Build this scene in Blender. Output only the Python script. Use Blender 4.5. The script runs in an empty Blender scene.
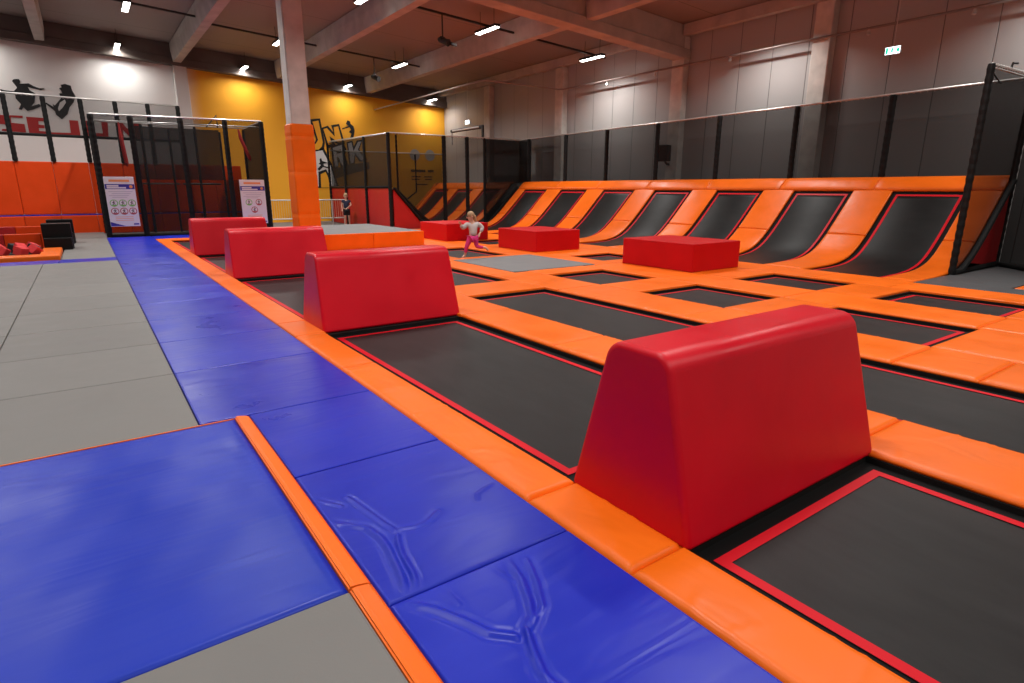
import bpy, bmesh, math, random
from mathutils import Vector, Matrix
random.seed(7)
S = bpy.context.scene
COL = S.collection
PI = math.pi

# ------------------------------------------------------------------ materials
def nmat(name):
    m = bpy.data.materials.new(name); m.use_nodes = True
    nt = m.node_tree
    return m, nt, nt.nodes['Principled BSDF'], nt.nodes, nt.links

def vinyl(name, col, rough=.36, wr=.25, scale=(3, 3, 3), var=.06, fine=.05, spec=.5):
    """soft coated vinyl: slow colour wander, broad wrinkles and a fine grain"""
    m, nt, b, N, L = nmat(name)
    tc = N.new('ShaderNodeTexCoord'); oi = N.new('ShaderNodeObjectInfo')
    add = N.new('ShaderNodeVectorMath'); add.operation = 'ADD'
    mul = N.new('ShaderNodeVectorMath'); mul.operation = 'SCALE'; mul.inputs[3].default_value = 37.
    cmb = N.new('ShaderNodeCombineXYZ')
    for i in range(3): L.new(oi.outputs['Random'], cmb.inputs[i])
    L.new(cmb.outputs[0], mul.inputs[0])
    L.new(tc.outputs['Object'], add.inputs[0]); L.new(mul.outputs[0], add.inputs[1])
    mp = N.new('ShaderNodeMapping'); mp.inputs['Scale'].default_value = scale
    L.new(add.outputs[0], mp.inputs[0])
    n1 = N.new('ShaderNodeTexNoise'); n1.inputs['Scale'].default_value = 1.; n1.inputs['Detail'].default_value = 1.5; n1.inputs['Distortion'].default_value = 1.2
    L.new(mp.outputs[0], n1.inputs['Vector'])
    n2 = N.new('ShaderNodeTexNoise'); n2.inputs['Scale'].default_value = 90.; n2.inputs['Detail'].default_value = 2
    L.new(add.outputs[0], n2.inputs['Vector'])
    b1 = N.new('ShaderNodeBump'); b1.inputs['Strength'].default_value = wr; b1.inputs['Distance'].default_value = .05
    L.new(n1.outputs[0], b1.inputs['Height'])
    b2 = N.new('ShaderNodeBump'); b2.inputs['Strength'].default_value = fine; b2.inputs['Distance'].default_value = .003
    L.new(n2.outputs[0], b2.inputs['Height']); L.new(b1.outputs[0], b2.inputs['Normal'])
    L.new(b2.outputs[0], b.inputs['Normal'])
    # colour: slight lot-to-lot change between covers + scuffs
    n3 = N.new('ShaderNodeTexNoise'); n3.inputs['Scale'].default_value = 2.3; n3.inputs['Detail'].default_value = 6
    L.new(add.outputs[0], n3.inputs['Vector'])
    rmp = N.new('ShaderNodeMapRange'); rmp.inputs[1].default_value = .3; rmp.inputs[2].default_value = .7
    rmp.inputs[3].default_value = 1 - var; rmp.inputs[4].default_value = 1 + var
    L.new(n3.outputs[0], rmp.inputs[0])
    r2 = N.new('ShaderNodeMapRange'); r2.inputs[3].default_value = 1 - var; r2.inputs[4].default_value = 1 + var
    L.new(oi.outputs['Random'], r2.inputs[0])
    mm = N.new('ShaderNodeMath'); mm.operation = 'MULTIPLY'
    L.new(rmp.outputs[0], mm.inputs[0]); L.new(r2.outputs[0], mm.inputs[1])
    vs = N.new('ShaderNodeVectorMath'); vs.operation = 'SCALE'; vs.inputs[0].default_value = col
    L.new(mm.outputs[0], vs.inputs[3]); L.new(vs.outputs[0], b.inputs['Base Color'])
    rr = N.new('ShaderNodeMapRange'); rr.inputs[1].default_value = .3; rr.inputs[2].default_value = .7
    rr.inputs[3].default_value = rough - .06; rr.inputs[4].default_value = rough + .08
    L.new(n3.outputs[0], rr.inputs[0]); L.new(rr.outputs[0], b.inputs['Roughness'])
    b.inputs['Specular IOR Level'].default_value = spec
    return m

def plain(name, col, rough=.6, metal=0., noise=0., nscale=8., bump=0., spec=.5):
    m, nt, b, N, L = nmat(name)
    b.inputs['Base Color'].default_value = (*col, 1); b.inputs['Roughness'].default_value = rough
    b.inputs['Metallic'].default_value = metal; b.inputs['Specular IOR Level'].default_value = spec
    if noise or bump:
        tc = N.new('ShaderNodeTexCoord'); n = N.new('ShaderNodeTexNoise')
        n.inputs['Scale'].default_value = nscale; n.inputs['Detail'].default_value = 6
        L.new(tc.outputs['Object'], n.inputs['Vector'])
        if noise:
            r = N.new('ShaderNodeMapRange'); r.inputs[1].default_value = .3; r.inputs[2].default_value = .7
            r.inputs[3].default_value = 1 - noise; r.inputs[4].default_value = 1 + noise
            L.new(n.outputs[0], r.inputs[0])
            v = N.new('ShaderNodeVectorMath'); v.operation = 'SCALE'; v.inputs[0].default_value = col
            L.new(r.outputs[0], v.inputs[3]); L.new(v.outputs[0], b.inputs['Base Color'])
        if bump:
            bp = N.new('ShaderNodeBump'); bp.inputs['Strength'].default_value = bump; bp.inputs['Distance'].default_value = .01
            L.new(n.outputs[0], bp.inputs['Height']); L.new(bp.outputs[0], b.inputs['Normal'])
    return m

def emit(name, col, s):
    m, nt, b, N, L = nmat(name)
    b.inputs['Base Color'].default_value = (*col, 1)
    b.inputs['Emission Color'].default_value = (*col, 1); b.inputs['Emission Strength'].default_value = s
    return m

def netting(name, cover, col=(.012, .011, .011)):
    m, nt, b, N, L = nmat(name)
    b.inputs['Base Color'].default_value = (*col, 1); b.inputs['Roughness'].default_value = .8
    b.inputs['Specular IOR Level'].default_value = .15
    t = N.new('ShaderNodeBsdfTransparent'); mx = N.new('ShaderNodeMixShader')
    mx.inputs[0].default_value = cover
    L.new(t.outputs[0], mx.inputs[1]); L.new(b.outputs[0], mx.inputs[2])
    L.new(mx.outputs[0], N['Material Output'].inputs[0])
    return m

def bedmat(name, col, rough=.5, spec=.36):
    m, nt, b, N, L = nmat(name)
    tc = N.new('ShaderNodeTexCoord')
    w = N.new('ShaderNodeTexNoise'); w.inputs['Scale'].default_value = 2.2; w.inputs['Detail'].default_value = 7; w.inputs['Roughness'].default_value = .65
    mp = N.new('ShaderNodeMapping'); mp.inputs['Scale'].default_value = (2.6, .8, 1)
    L.new(tc.outputs['Object'], mp.inputs[0]); L.new(mp.outputs[0], w.inputs['Vector'])
    r = N.new('ShaderNodeMapRange'); r.inputs[1].default_value = .3; r.inputs[2].default_value = .72
    r.inputs[3].default_value = .6; r.inputs[4].default_value = 1.6
    L.new(w.outputs[0], r.inputs[0])
    v = N.new('ShaderNodeVectorMath'); v.operation = 'SCALE'; v.inputs[0].default_value = col
    L.new(r.outputs[0], v.inputs[3]); L.new(v.outputs[0], b.inputs['Base Color'])
    c = N.new('ShaderNodeTexChecker'); c.inputs['Scale'].default_value = 160
    L.new(tc.outputs['Object'], c.inputs['Vector'])
    bp = N.new('ShaderNodeBump'); bp.inputs['Strength'].default_value = .12; bp.inputs['Distance'].default_value = .001
    L.new(c.outputs['Fac'], bp.inputs['Height']); L.new(bp.outputs[0], b.inputs['Normal'])
    b.inputs['Roughness'].default_value = rough
    b.inputs['Specular IOR Level'].default_value = spec
    return m

ORANGE = (.86, .148, .005)
M = dict(
    orange=vinyl('orange_vinyl', ORANGE, .38, .11, (4.5, 2.2, 3), spec=.28),
    blue=vinyl('blue_vinyl', (.008, .022, .41), .33, .10, (1.6, 6, 3), var=.06, spec=.30),
    crash=vinyl('crash_mat_vinyl', (.002, .028, .42), .36, .12, (1.0, 8, 3), var=.04, spec=.30),
    red=vinyl('red_vinyl', (.60, .0012, .013), .34, .07, (3, 2, 2), spec=.32),
    redbox=vinyl('red_box_vinyl', (.52, .0015, .005), .5, .05, (2, 2, 2), spec=.2),
    grey=vinyl('grey_mat', (.165, .160, .152), .55, .07, (2, 2, 2), var=.06, fine=.12),
    shadedmat=vinyl('shaded_grey_mat', (.075, .075, .078), .5, .07, (2, 2, 2), var=.05),  # grey mat with the shade at the right edge put into its colour
    platform=vinyl('platform_grey', (.155, .155, .158), .6, .05, (2, 2, 2)),
    wallpad=vinyl('upright_pad_vinyl', (.66, .050, .002), .45, .08, (1, 1, 2), spec=.3),
    redpanel=vinyl('red_panel', (.42, .008, .010), .5, .06, (2, 2, 1)),
    blackvinyl=vinyl('black_vinyl', (.005, .005, .005), .45, .06, spec=.2),
    bed=bedmat('jumping_bed', (.0115, .0112, .0114), .52, .30),
    rampbed=bedmat('ramp_bed', (.007, .007, .007), .48, .24),
    skirt=plain('spring_cover', (.004, .004, .004), .8, spec=.2),
    tape=plain('red_tape', (.60, .004, .014), .5, spec=.2),
    frame=plain('frame_steel', (.006, .006, .006), .7, spec=.2),
    sleeve=plain('post_sleeve', (.006, .006, .006), .75, bump=.3, nscale=30, spec=.25),
    chrome=plain('galvanised_pipe', (.70, .68, .65), .38, .6),
    lace=plain('lacing_cord', (.62, .60, .58), .8),
    net=netting('black_net', .72),
    netdense=netting('dense_net', .90),
    netlight=netting('light_net', .42),
    netmid=netting('mid_net', .58), netcorner=netting('corner_net', .80),
    concrete=plain('concrete', (.62, .585, .535), .85, noise=.14, nscale=3, bump=.12),
    beam=plain('beam_concrete', (.45, .415, .38), .9, noise=.14, nscale=2.0, bump=.12),
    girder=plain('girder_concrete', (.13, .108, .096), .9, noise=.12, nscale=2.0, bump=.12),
    steel=plain('dark_steel', (.03, .028, .027), .5, .3),
    pipe=plain('pipe_paint', (.30, .25, .23), .4, .3),
    black=plain('black_paint', (.008, .008, .009), .8),
    mural_red=plain('mural_red', (.50, .018, .018), .8),
    mural_white=plain('mural_white', (.72, .70, .68), .8),
    mural_yellow=plain('mural_yellow', (.88, .40, .02), .8),
    mural_grey=plain('mural_grey', (.42, .41, .40), .8),
    mural_brown=plain('mural_brown', (.16, .085, .02), .8),
    paper=plain('board_white', (.78, .76, .77), .5),
    ink_blue=plain('ink_blue', (.035, .03, .30), .5),
    ink_green=plain('ink_green', (.17, .50, .10), .5),
    ink_red=plain('ink_red', (.42, .04, .05), .5),
    ink_orange=plain('ink_orange', (.85, .34, .12), .5),
    ink_grey=plain('ink_grey', (.52, .50, .55), .5),
    ink_dark=plain('ink_dark', (.09, .06, .06), .5),
    lamp=emit('lamp_diffuser', (1, .96, .90), 14.),
    exit_white=emit('exit_face', (.85, .97, 1), 3.4),
    exit_green=emit('exit_green', (.02, .62, .38), 1.2),
    skin=plain('skin', (.62, .36, .26), .55),
    hair_fair=plain('fair_hair', (.40, .27, .15), .6),
    hair_brown=plain('brown_hair', (.17, .11, .07), .6),
    navy=plain('navy_cloth', (.012, .016, .045), .85),
    darkcloth=plain('dark_cloth', (.012, .012, .016), .85),
    greycloth=plain('grey_cloth', (.52, .48, .47), .85),
    pink=plain('pink_cloth', (.60, .03, .20), .8),
    eye=plain('eye_dark', (.02, .015, .012), .3),
    lip=plain('lip', (.5, .18, .16), .5),
    foam_red=plain('foam_red', (.66, .045, .05), .95, noise=.06),
    foam_black=plain('foam_black', (.018, .02, .022), .95, noise=.1),
)

# walls and ceiling
def wall_paint():
    m, nt, b, N, L = nmat('painted_end_wall')
    g = N.new('ShaderNodeTexCoord'); sx = N.new('ShaderNodeSeparateXYZ'); L.new(g.outputs['Object'], sx.inputs[0])
    n = N.new('ShaderNodeTexNoise'); n.inputs['Scale'].default_value = .8; L.new(g.outputs['Object'], n.inputs['Vector'])
    ad = N.new('ShaderNodeMath'); ad.operation = 'MULTIPLY_ADD'; ad.inputs[1].default_value = .5
    L.new(n.outputs[0], ad.inputs[0]); L.new(sx.outputs[0], ad.inputs[2])
    r = N.new('ShaderNodeMapRange'); r.inputs[1].default_value = 4.1; r.inputs[2].default_value = 5.3; r.interpolation_type = 'SMOOTHSTEP'
    L.new(ad.outputs[0], r.inputs[0])
    mx = N.new('ShaderNodeMix'); mx.data_type = 'RGBA'
    mx.inputs[6].default_value = (.82, .80, .775, 1); mx.inputs[7].default_value = (.93, .43, .02, 1)
    L.new(r.outputs[0], mx.inputs[0]); L.new(mx.outputs[2], b.inputs['Base Color'])
    b.inputs['Roughness'].default_value = .7
    return m
def panel_wall():
    m, nt, b, N, L = nmat('grey_sandwich_panels')
    g = N.new('ShaderNodeTexCoord'); sx = N.new('ShaderNodeSeparateXYZ'); L.new(g.outputs['Object'], sx.inputs[0])
    md = N.new('ShaderNodeMath'); md.operation = 'PINGPONG'; md.inputs[1].default_value = .55; L.new(sx.outputs[1], md.inputs[0])
    r = N.new('ShaderNodeMapRange'); r.inputs[1].default_value = 0.; r.inputs[2].default_value = .016; L.new(md.outputs[0], r.inputs[0])
    mx = N.new('ShaderNodeMix'); mx.data_type = 'RGBA'
    mx.inputs[6].default_value = (.10, .095, .09, 1); mx.inputs[7].default_value = (.45, .435, .425, 1)
    L.new(r.outputs[0], mx.inputs[0]); L.new(mx.outputs[2], b.inputs['Base Color'])
    bp = N.new('ShaderNodeBump'); bp.inputs['Distance'].default_value = .02; bp.inputs['Strength'].default_value = .6
    L.new(r.outputs[0], bp.inputs['Height']); L.new(bp.outputs[0], b.inputs['Normal'])
    b.inputs['Roughness'].default_value = .38; b.inputs['Metallic'].default_value = .0
    return m
def deck():
    m, nt, b, N, L = nmat('roof_deck')
    g = N.new('ShaderNodeTexCoord'); sx = N.new('ShaderNodeSeparateXYZ'); L.new(g.outputs['Object'], sx.inputs[0])
    md = N.new('ShaderNodeMath'); md.operation = 'PINGPONG'; md.inputs[1].default_value = 1.6; L.new(sx.outputs[1], md.inputs[0])
    r = N.new('ShaderNodeMapRange'); r.inputs[1].default_value = 0.; r.inputs[2].default_value = .02; L.new(md.outputs[0], r.inputs[0])
    n = N.new('ShaderNodeTexNoise'); n.inputs['Scale'].default_value = .6; L.new(g.outputs['Object'], n.inputs['Vector'])
    mx = N.new('ShaderNodeMix'); mx.data_type = 'RGBA'
    mx.inputs[6].default_value = (.06, .045, .04, 1); mx.inputs[7].default_value = (.27, .225, .205, 1)
    L.new(r.outputs[0], mx.inputs[0]); L.new(mx.outputs[2], b.inputs['Base Color'])
    b.inputs['Roughness'].default_value = .75
    return m
M['endwall'] = wall_paint(); M['panels'] = panel_wall(); M['deck'] = deck()
M['slab'] = plain('floor_slab', (.16, .155, .15), .8, noise=.1, nscale=2)
M['plainwall'] = plain('plain_wall', (.45, .43, .41), .8)

# ------------------------------------------------------------------ mesh helpers
def link(name, bm, mat, parent=None, loc=None, rot=None, smooth=False):
    me = bpy.data.meshes.new(name)
    bmesh.ops.recalc_face_normals(bm, faces=bm.faces)
    bm.to_mesh(me); bm.free()
    if smooth:
        for p in me.polygons: p.use_smooth = True
    mats = mat if isinstance(mat, (list, tuple)) else [mat]
    for k in mats: me.materials.append(M[k])
    o = bpy.data.objects.new(name, me); COL.objects.link(o)
    if loc is not None: o.location = loc
    if rot is not None: o.rotation_euler = rot
    if parent is not None: o.parent = parent
    return o

def tag(o, label=None, cat=None, group=None, kind=None):
    if label: o['label'] = label
    if cat: o['category'] = cat
    if group: o['group'] = group
    if kind: o['kind'] = kind
    return o

def thing(name, label, cat, loc=(0, 0, 0), rz=0., group=None):
    e = bpy.data.objects.new(name, None); COL.objects.link(e)
    e.location = loc; e.rotation_euler = (0, 0, rz); e.empty_display_size = .2
    return tag(e, label, cat, group)

def struct(name, bm, mat, parent=None, **k):
    o = link(name, bm, mat, parent, **k)
    if parent is None: o['kind'] = 'structure'
    return o

def box(bm, x0, y0, z0, x1, y1, z1):
    vs = [bm.verts.new(p) for p in ((x0, y0, z0), (x1, y0, z0), (x1, y1, z0), (x0, y1, z0), (x0, y0, z1), (x1, y0, z1), (x1, y1, z1), (x0, y1, z1))]
    fs = [bm.faces.new([vs[i] for i in q]) for q in ((3, 2, 1, 0), (4, 5, 6, 7), (0, 1, 5, 4), (1, 2, 6, 5), (2, 3, 7, 6), (3, 0, 4, 7))]
    return vs, fs

def BM(): return bmesh.new()

def bevelled(x0, y0, z0, x1, y1, z1, r=.015, seg=2):
    bm = BM(); box(bm, x0, y0, z0, x1, y1, z1)
    bmesh.ops.bevel(bm, geom=list(bm.edges), offset=r, segments=seg, profile=.6, affect='EDGES', clamp_overlap=True)
    return bm

def tube(bm, pts, r, seg=10, caps=True):
    pts = [Vector(p) for p in pts]; rings = []
    for i, p in enumerate(pts):
        d = (pts[min(i + 1, len(pts) - 1)] - pts[max(i - 1, 0)]).normalized()
        a = d.cross(Vector((0, 0, 1))); a = a.normalized() if a.length > 1e-3 else Vector((1, 0, 0))
        b = d.cross(a); rr = r[i] if isinstance(r, (list, tuple)) else r
        rings.append([bm.verts.new(p + (a * math.cos(t) + b * math.sin(t)) * rr) for t in [2 * PI * k / seg for k in range(seg)]])
    for i in range(len(rings) - 1):
        for k in range(seg):
            bm.faces.new((rings[i][k], rings[i][(k + 1) % seg], rings[i + 1][(k + 1) % seg], rings[i + 1][k]))
    if caps: bm.faces.new(rings[0][::-1]); bm.faces.new(rings[-1])
    return bm

def quad(bm, a, b, c, d): return bm.faces.new([bm.verts.new(p) for p in (a, b, c, d)])

def poly_prism(pts, axis, at, depth):
    """closed outline extruded: axis 'y' outline in x,z ; 'x' outline in y,z"""
    bm = BM()
    f = (lambda p, q: (p[0], q, p[1])) if axis == 'y' else (lambda p, q: (q, p[0], p[1]))
    A = [bm.verts.new(f(p, at)) for p in pts]; B = [bm.verts.new(f(p, at + depth)) for p in pts]
    n = len(pts)
    fa = bm.faces.new(A); fb = bm.faces.new(B[::-1])
    for i in range(n): bm.faces.new((A[i], B[i], B[(i + 1) % n], A[(i + 1) % n]))
    bm.normal_update()
    bmesh.ops.triangulate(bm, faces=[fa, fb], ngon_method='EAR_CLIP')
    return bm

ORD = ('first second third fourth fifth sixth seventh eighth ninth tenth eleventh twelfth thirteenth fourteenth fifteenth '
       'sixteenth seventeenth eighteenth nineteenth twentieth twenty-first twenty-second twenty-third twenty-fourth').split()

# ------------------------------------------------------------------ camera
def camera():
    yaw, pitch, roll, f = math.radians(35.42620456), math.radians(14.60363614), math.radians(.16347744), 585.5755
    cy, sy, cp, sp = math.cos(yaw), math.sin(yaw), math.cos(pitch), math.sin(pitch)
    F = Vector((sy * cp, cy * cp, -sp)); R = Vector((cy, -sy, 0)); U = R.cross(F)
    c, s = math.cos(roll), math.sin(roll)
    R2 = R * c + U * s; U2 = U * c - R * s
    cam = bpy.data.cameras.new('camera'); o = bpy.data.objects.new('camera', cam); COL.objects.link(o)
    mt = Matrix((R2, U2, -F)).transposed().to_4x4(); mt.translation = (0, 0, 1.6)
    o.matrix_world = mt
    cam.sensor_width = 36; cam.lens = 36 * f / 1024; cam.clip_start = .05; cam.clip_end = 200
    S.camera = o
camera()

# ------------------------------------------------------------------ setting
XW, YB = 17.3, 31.0          # right wall plane, end wall plane
XL, YF = -7.0, -6.0
def deck_z(x): return 7.78 - .055 * x

bm = BM()
box(bm, XL, YF, -.6, 1.69, YB, -.05)
box(bm, 1.69, 22.35, -.6, XW, YB, -.05)
box(bm, 11.9, YF, -.6, XW, 4.36, -.05)
box(bm, 1.69, YF, -.8, XW, 22.35, -.5)
struct('floor', bm, 'slab')
bm = BM(); box(bm, XL, YB, -.6, XW + .3, YB + .25, 8.4); wb = struct('wall_back', bm, 'endwall')
bm = BM(); box(bm, XW, YF, -.6, XW + .25, YB, 8.4); struct('wall_right', bm, 'panels')
bm = BM(); box(bm, XL - .25, YF, -.6, XL, YB + .25, 8.4); struct('wall_left', bm, 'plainwall')
bm = BM(); box(bm, XL - .25, YF - .25, -.6, XW + .25, YF, 8.4); struct('wall_front', bm, 'plainwall')
bm = BM()
vs, fs = box(bm, XL - .2, YF - .2, 0, XW + .2, YB + .2, .2)
for v in vs: v.co.z += deck_z(v.co.x)
struct('ceiling', bm, 'deck')

# roof girders across the hall, with a flange line
def girder(name, y0, y1, mat):
    bm = BM()
    for a, b, lo, hi in ((y0, y1, -.86, -.55), (y0 + .06, y1 - .06, -.75, .0)):
        vs, fs = box(bm, XL, a, lo, XW, b, hi)
        for v in vs: v.co.z += deck_z(v.co.x) - (max(0, v.co.x - 9.5) * .02 if lo == -.86 and y0 < 20 else 0)
    bmesh.ops.bevel(bm, geom=[e for e in bm.edges], offset=.015, segments=1, affect='EDGES')
    return struct(name, bm, mat)
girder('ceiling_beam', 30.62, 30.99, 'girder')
girder('ceiling_beam', 14.0, 14.5, 'beam')
# roof purlins along the hall, resting on the girders
for px in (-4.9, -.52, 4.1, 8.35, 12.72, 16.95):
    for y0, y1 in ((14.5, 30.62), (-5.95, 14.0)):
        bm = BM()
        w0, w1 = (.15, .21)
        if px > 16: w0, w1 = .12, .12
        dp = -.32 if px > 16 else -.72
        pr = [(-w0, dp), (w0, dp), (w1, max(dp, -.3) + .01), (w1, -.0), (-w1, -.0), (-w1, max(dp, -.3) + .01)]
        o_ = poly_prism([(px + a, deck_z(px + a * 0) + b - .015) for a, b in pr], 'y', y0, y1 - y0)
        struct('ceiling_beam', o_, 'beam')
# end-wall pilaster and the pillars of the right wall
bm = BM(); box(bm, 3.93, 30.72, -.05, 4.45, 31.0, 6.85)
bmesh.ops.bevel(bm, geom=list(bm.edges), offset=.02, segments=1, affect='EDGES'); struct('pillar', bm, 'mural_white')
for y0, y1 in ((9.15, 9.65), (14.05, 14.55), (20.3, 20.8), (25.9, 26.4)):
    bm = BM(); box(bm, 17.0, y0, -.05, 17.3, y1, deck_z(17) - .33)
    bmesh.ops.bevel(bm, geom=list(bm.edges), offset=.02, segments=1, affect='EDGES'); struct('pillar', bm, 'concrete')
# the free-standing column
bm = BM(); box(bm, 4.24, 14.95, -.5, 4.70, 15.40, deck_z(4.4) - .0)
bmesh.ops.bevel(bm, geom=[e for e in bm.edges if abs(e.verts[0].co.z - e.verts[1].co.z) > 1], offset=.025, segments=2, affect='EDGES')
bm2 = bm; struct('column', bm2, 'concrete')
# padded wrap: four puffy panels as one jacket, closed with hook and loop bands
bm = BM()
def ring(z, e):
    c = [(4.205 - e, 14.91 - e), (4.735 + e, 14.91 - e), (4.735 + e, 15.44 + e), (4.205 - e, 15.44 + e)]
    out = []
    for i in range(4):
        a, b = Vector(c[i]), Vector(c[(i + 1) % 4])
        for t in (.05, .5, .95): out.append(bm.verts.new((*(a + (b - a) * t), z)))
    return out
zs = [(.0, -.01), (.03, .005), (.9, .012), (.98, .002), (1.06, .012), (1.9, .012), (1.98, .002), (2.06, .012), (2.72, .012), (2.80, .001), (2.88, .012), (3.05, .006), (3.08, -.012)]
rs = [ring(z, e) for z, e in zs]
for i in range(len(rs) - 1):
    for k in range(12): bm.faces.new((rs[i][k], rs[i][(k + 1) % 12], rs[i + 1][(k + 1) % 12], rs[i + 1][k]))
inner = [bm.verts.new((x, y, 3.08)) for x, y in ((4.235, 14.945), (4.705, 14.945), (4.705, 15.405), (4.235, 15.405))]
for i in range(4):
    bm.faces.new((rs[-1][i * 3], rs[-1][i * 3 + 1], rs[-1][i * 3 + 2], inner[(i + 1) % 4], inner[i]))
    bm.faces.new((rs[-1][i * 3 + 2], rs[-1][(i * 3 + 3) % 12], inner[(i + 1) % 4]))
tag(link('column_padding', bm, 'orange'), 'tall orange padded jacket wrapped round the concrete column', 'column pad')

# ------------------------------------------------------------------ floor mats
def mat_box(name, x0, y0, x1, y1, mat, label, cat, group=None, z0=-.05, z1=0., r=.012, gap=.003):
    w, d = (x1 - x0) / 2 - gap, (y1 - y0) / 2 - gap
    h = z1 - z0
    o = link(name, bevelled(-w, -d, 0, w, d, h, r), mat, loc=((x0 + x1) / 2, (y0 + y1) / 2, z0))
    return tag(o, label, cat, group)

# blue lane
ys = [.6 + 1.3 * k for k in range(17)] + [22.75, 23.75]
lane_bounds = [(-.7, .6)] + list(zip(ys[:-1], ys[1:]))
XA, XB = .43, 1.69
def ridge_mat(x0, y0, x1, y1, ridges, mat, name, n=170):
    """mat with raised creases pressed up in its cover"""
    bm = BM(); w, d = x1 - x0 - .006, y1 - y0 - .006
    def h(x, y):
        z = 0.
        for pts, ht, wd in ridges:
            best = 9
            for (ax, ay), (bx, by) in zip(pts[:-1], pts[1:]):
                ux, uy = bx - ax, by - ay; t = max(0, min(1, ((x - ax) * ux + (y - ay) * uy) / (ux * ux + uy * uy + 1e-9)))
                best = min(best, math.hypot(x - ax - ux * t, y - ay - uy * t))
            z += ht * (math.exp(-(best / wd) ** 2) - .45 * math.exp(-((best - 1.9 * wd) / wd) ** 2))
        e = min(x - x0, x1 - x, y - y0, y1 - y); 
        return z * min(1, max(0, (e - .02) / .08))
    G = [[None] * (n + 1) for _ in range(n + 1)]
    for i in range(n + 1):
        for j in range(n + 1):
            u, v = i / n, j / n
            x, y = x0 + .003 + w * u, y0 + .003 + d * v
            e = min(u * w, (1 - u) * w, v * d, (1 - v) * d)
            edge = -.010 * max(0, 1 - e / .012) ** 2
            G[i][j] = bm.verts.new((x - (x0 + x1) / 2, y - (y0 + y1) / 2, .05 + h(x, y) + edge))
    for i in range(n):
        for j in range(n): bm.faces.new((G[i][j], G[i + 1][j], G[i + 1][j + 1], G[i][j + 1]))
    rim = [G[i][0] for i in range(n)] + [G[n][j] for j in range(n)] + [G[i][n] for i in range(n, 0, -1)] + [G[0][j] for j in range(n, 0, -1)]
    low = [bm.verts.new((v.co.x, v.co.y, 0)) for v in rim]
    for k in range(len(rim)): bm.faces.new((rim[k], low[k], low[(k + 1) % len(rim)], rim[(k + 1) % len(rim)]))
    bm.faces.new(low)
    return link(name, bm, mat, loc=((x0 + x1) / 2, (y0 + y1) / 2, -.05), smooth=True)

creaseB = [  # second lane mat (y 1.9 - 3.2)
    ([(.76, 2.89), (.86, 2.74)], .005, .010),
    ([(.77, 2.60), (.82, 2.545), (.89, 2.47), (.915, 2.35), (.91, 2.25), (.875, 2.05), (.845, 1.93)], .010, .015),
    ([(.99, 2.33), (.965, 2.27), (.94, 2.18), (.92, 2.02), (.89, 1.93)], .009, .012),
    ([(.92, 2.81), (.95, 2.63), (.98, 2.45), (1.0, 2.37)], .006, .010),
    ([(1.02, 2.37), (1.09, 2.345), (1.16, 2.35), (1.25, 2.41)], .005, .010),
    ([(1.48, 2.39), (1.51, 2.44), (1.58, 2.47), (1.65, 2.49)], .003, .011)]
creaseA = [  # nearest lane mat (y .6 - 1.9)
    ([(.83, 1.86), (.865, 1.81), (.90, 1.76), (.96, 1.64), (1.0, 1.54), (1.07, 1.47)], .010, .015),
    ([(1.31, 1.87), (1.28, 1.73), (1.23, 1.61), (1.18, 1.52), (1.12, 1.48), (1.08, 1.40), (1.04, 1.30), (1.02, 1.15)], .009, .014),
    ([(1.38, 1.82), (1.32, 1.67), (1.25, 1.545), (1.15, 1.475)], .006, .011),
    ([(1.12, 1.47), (1.08, 1.37), (1.05, 1.27), (1.06, 1.1)], .007, .012),
    ([(1.22, 1.89), (1.235, 1.79), (1.25, 1.74)], .003, .011),
    ([(.98, 1.86), (.985, 1.75)], .003, .011)]
for k, (a, b) in enumerate(lane_bounds):
    if k == 0: lab = 'blue lane mat at the very front, cut off by the bottom edge'
    elif k == 1: lab = 'nearest blue lane mat with branching creases, beside the orange edging'
    elif k == 2: lab = 'blue lane mat with forked creases beside corner of the blue crash mat'
    else: lab = 'blue mat of the long lane, %s from the camera' % ORD[k]
    if k == 1: o = ridge_mat(.752, a, XB, b, creaseA, 'blue', 'lane_mat')
    elif k == 2: o = ridge_mat(.752, a, XB, b, creaseB, 'blue', 'lane_mat')
    elif k == 0: o = mat_box('lane_mat', .752, a, XB, b, 'blue', '', '')
    else: o = mat_box('lane_mat', .752 if k == 3 else XA, 4.375 if k == 4 else a, XB, 4.375 if k == 3 else b, 'blue', '', '')
    tag(o, lab, 'floor mat', 'blue mats of the long lane')
# extra blue mats closing the lane at the far end (in front of the cage)
for k, (a, b) in enumerate(((1.70, 3.1), (3.1, 4.5), (4.5, 5.9))):
    mat_box('lane_mat', a, 22.4, b, 23.75, 'blue', 'blue mat under the far cage front, %s to the right of the lane' % ORD[k], 'floor mat', 'blue mats before the netted cage')

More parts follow.
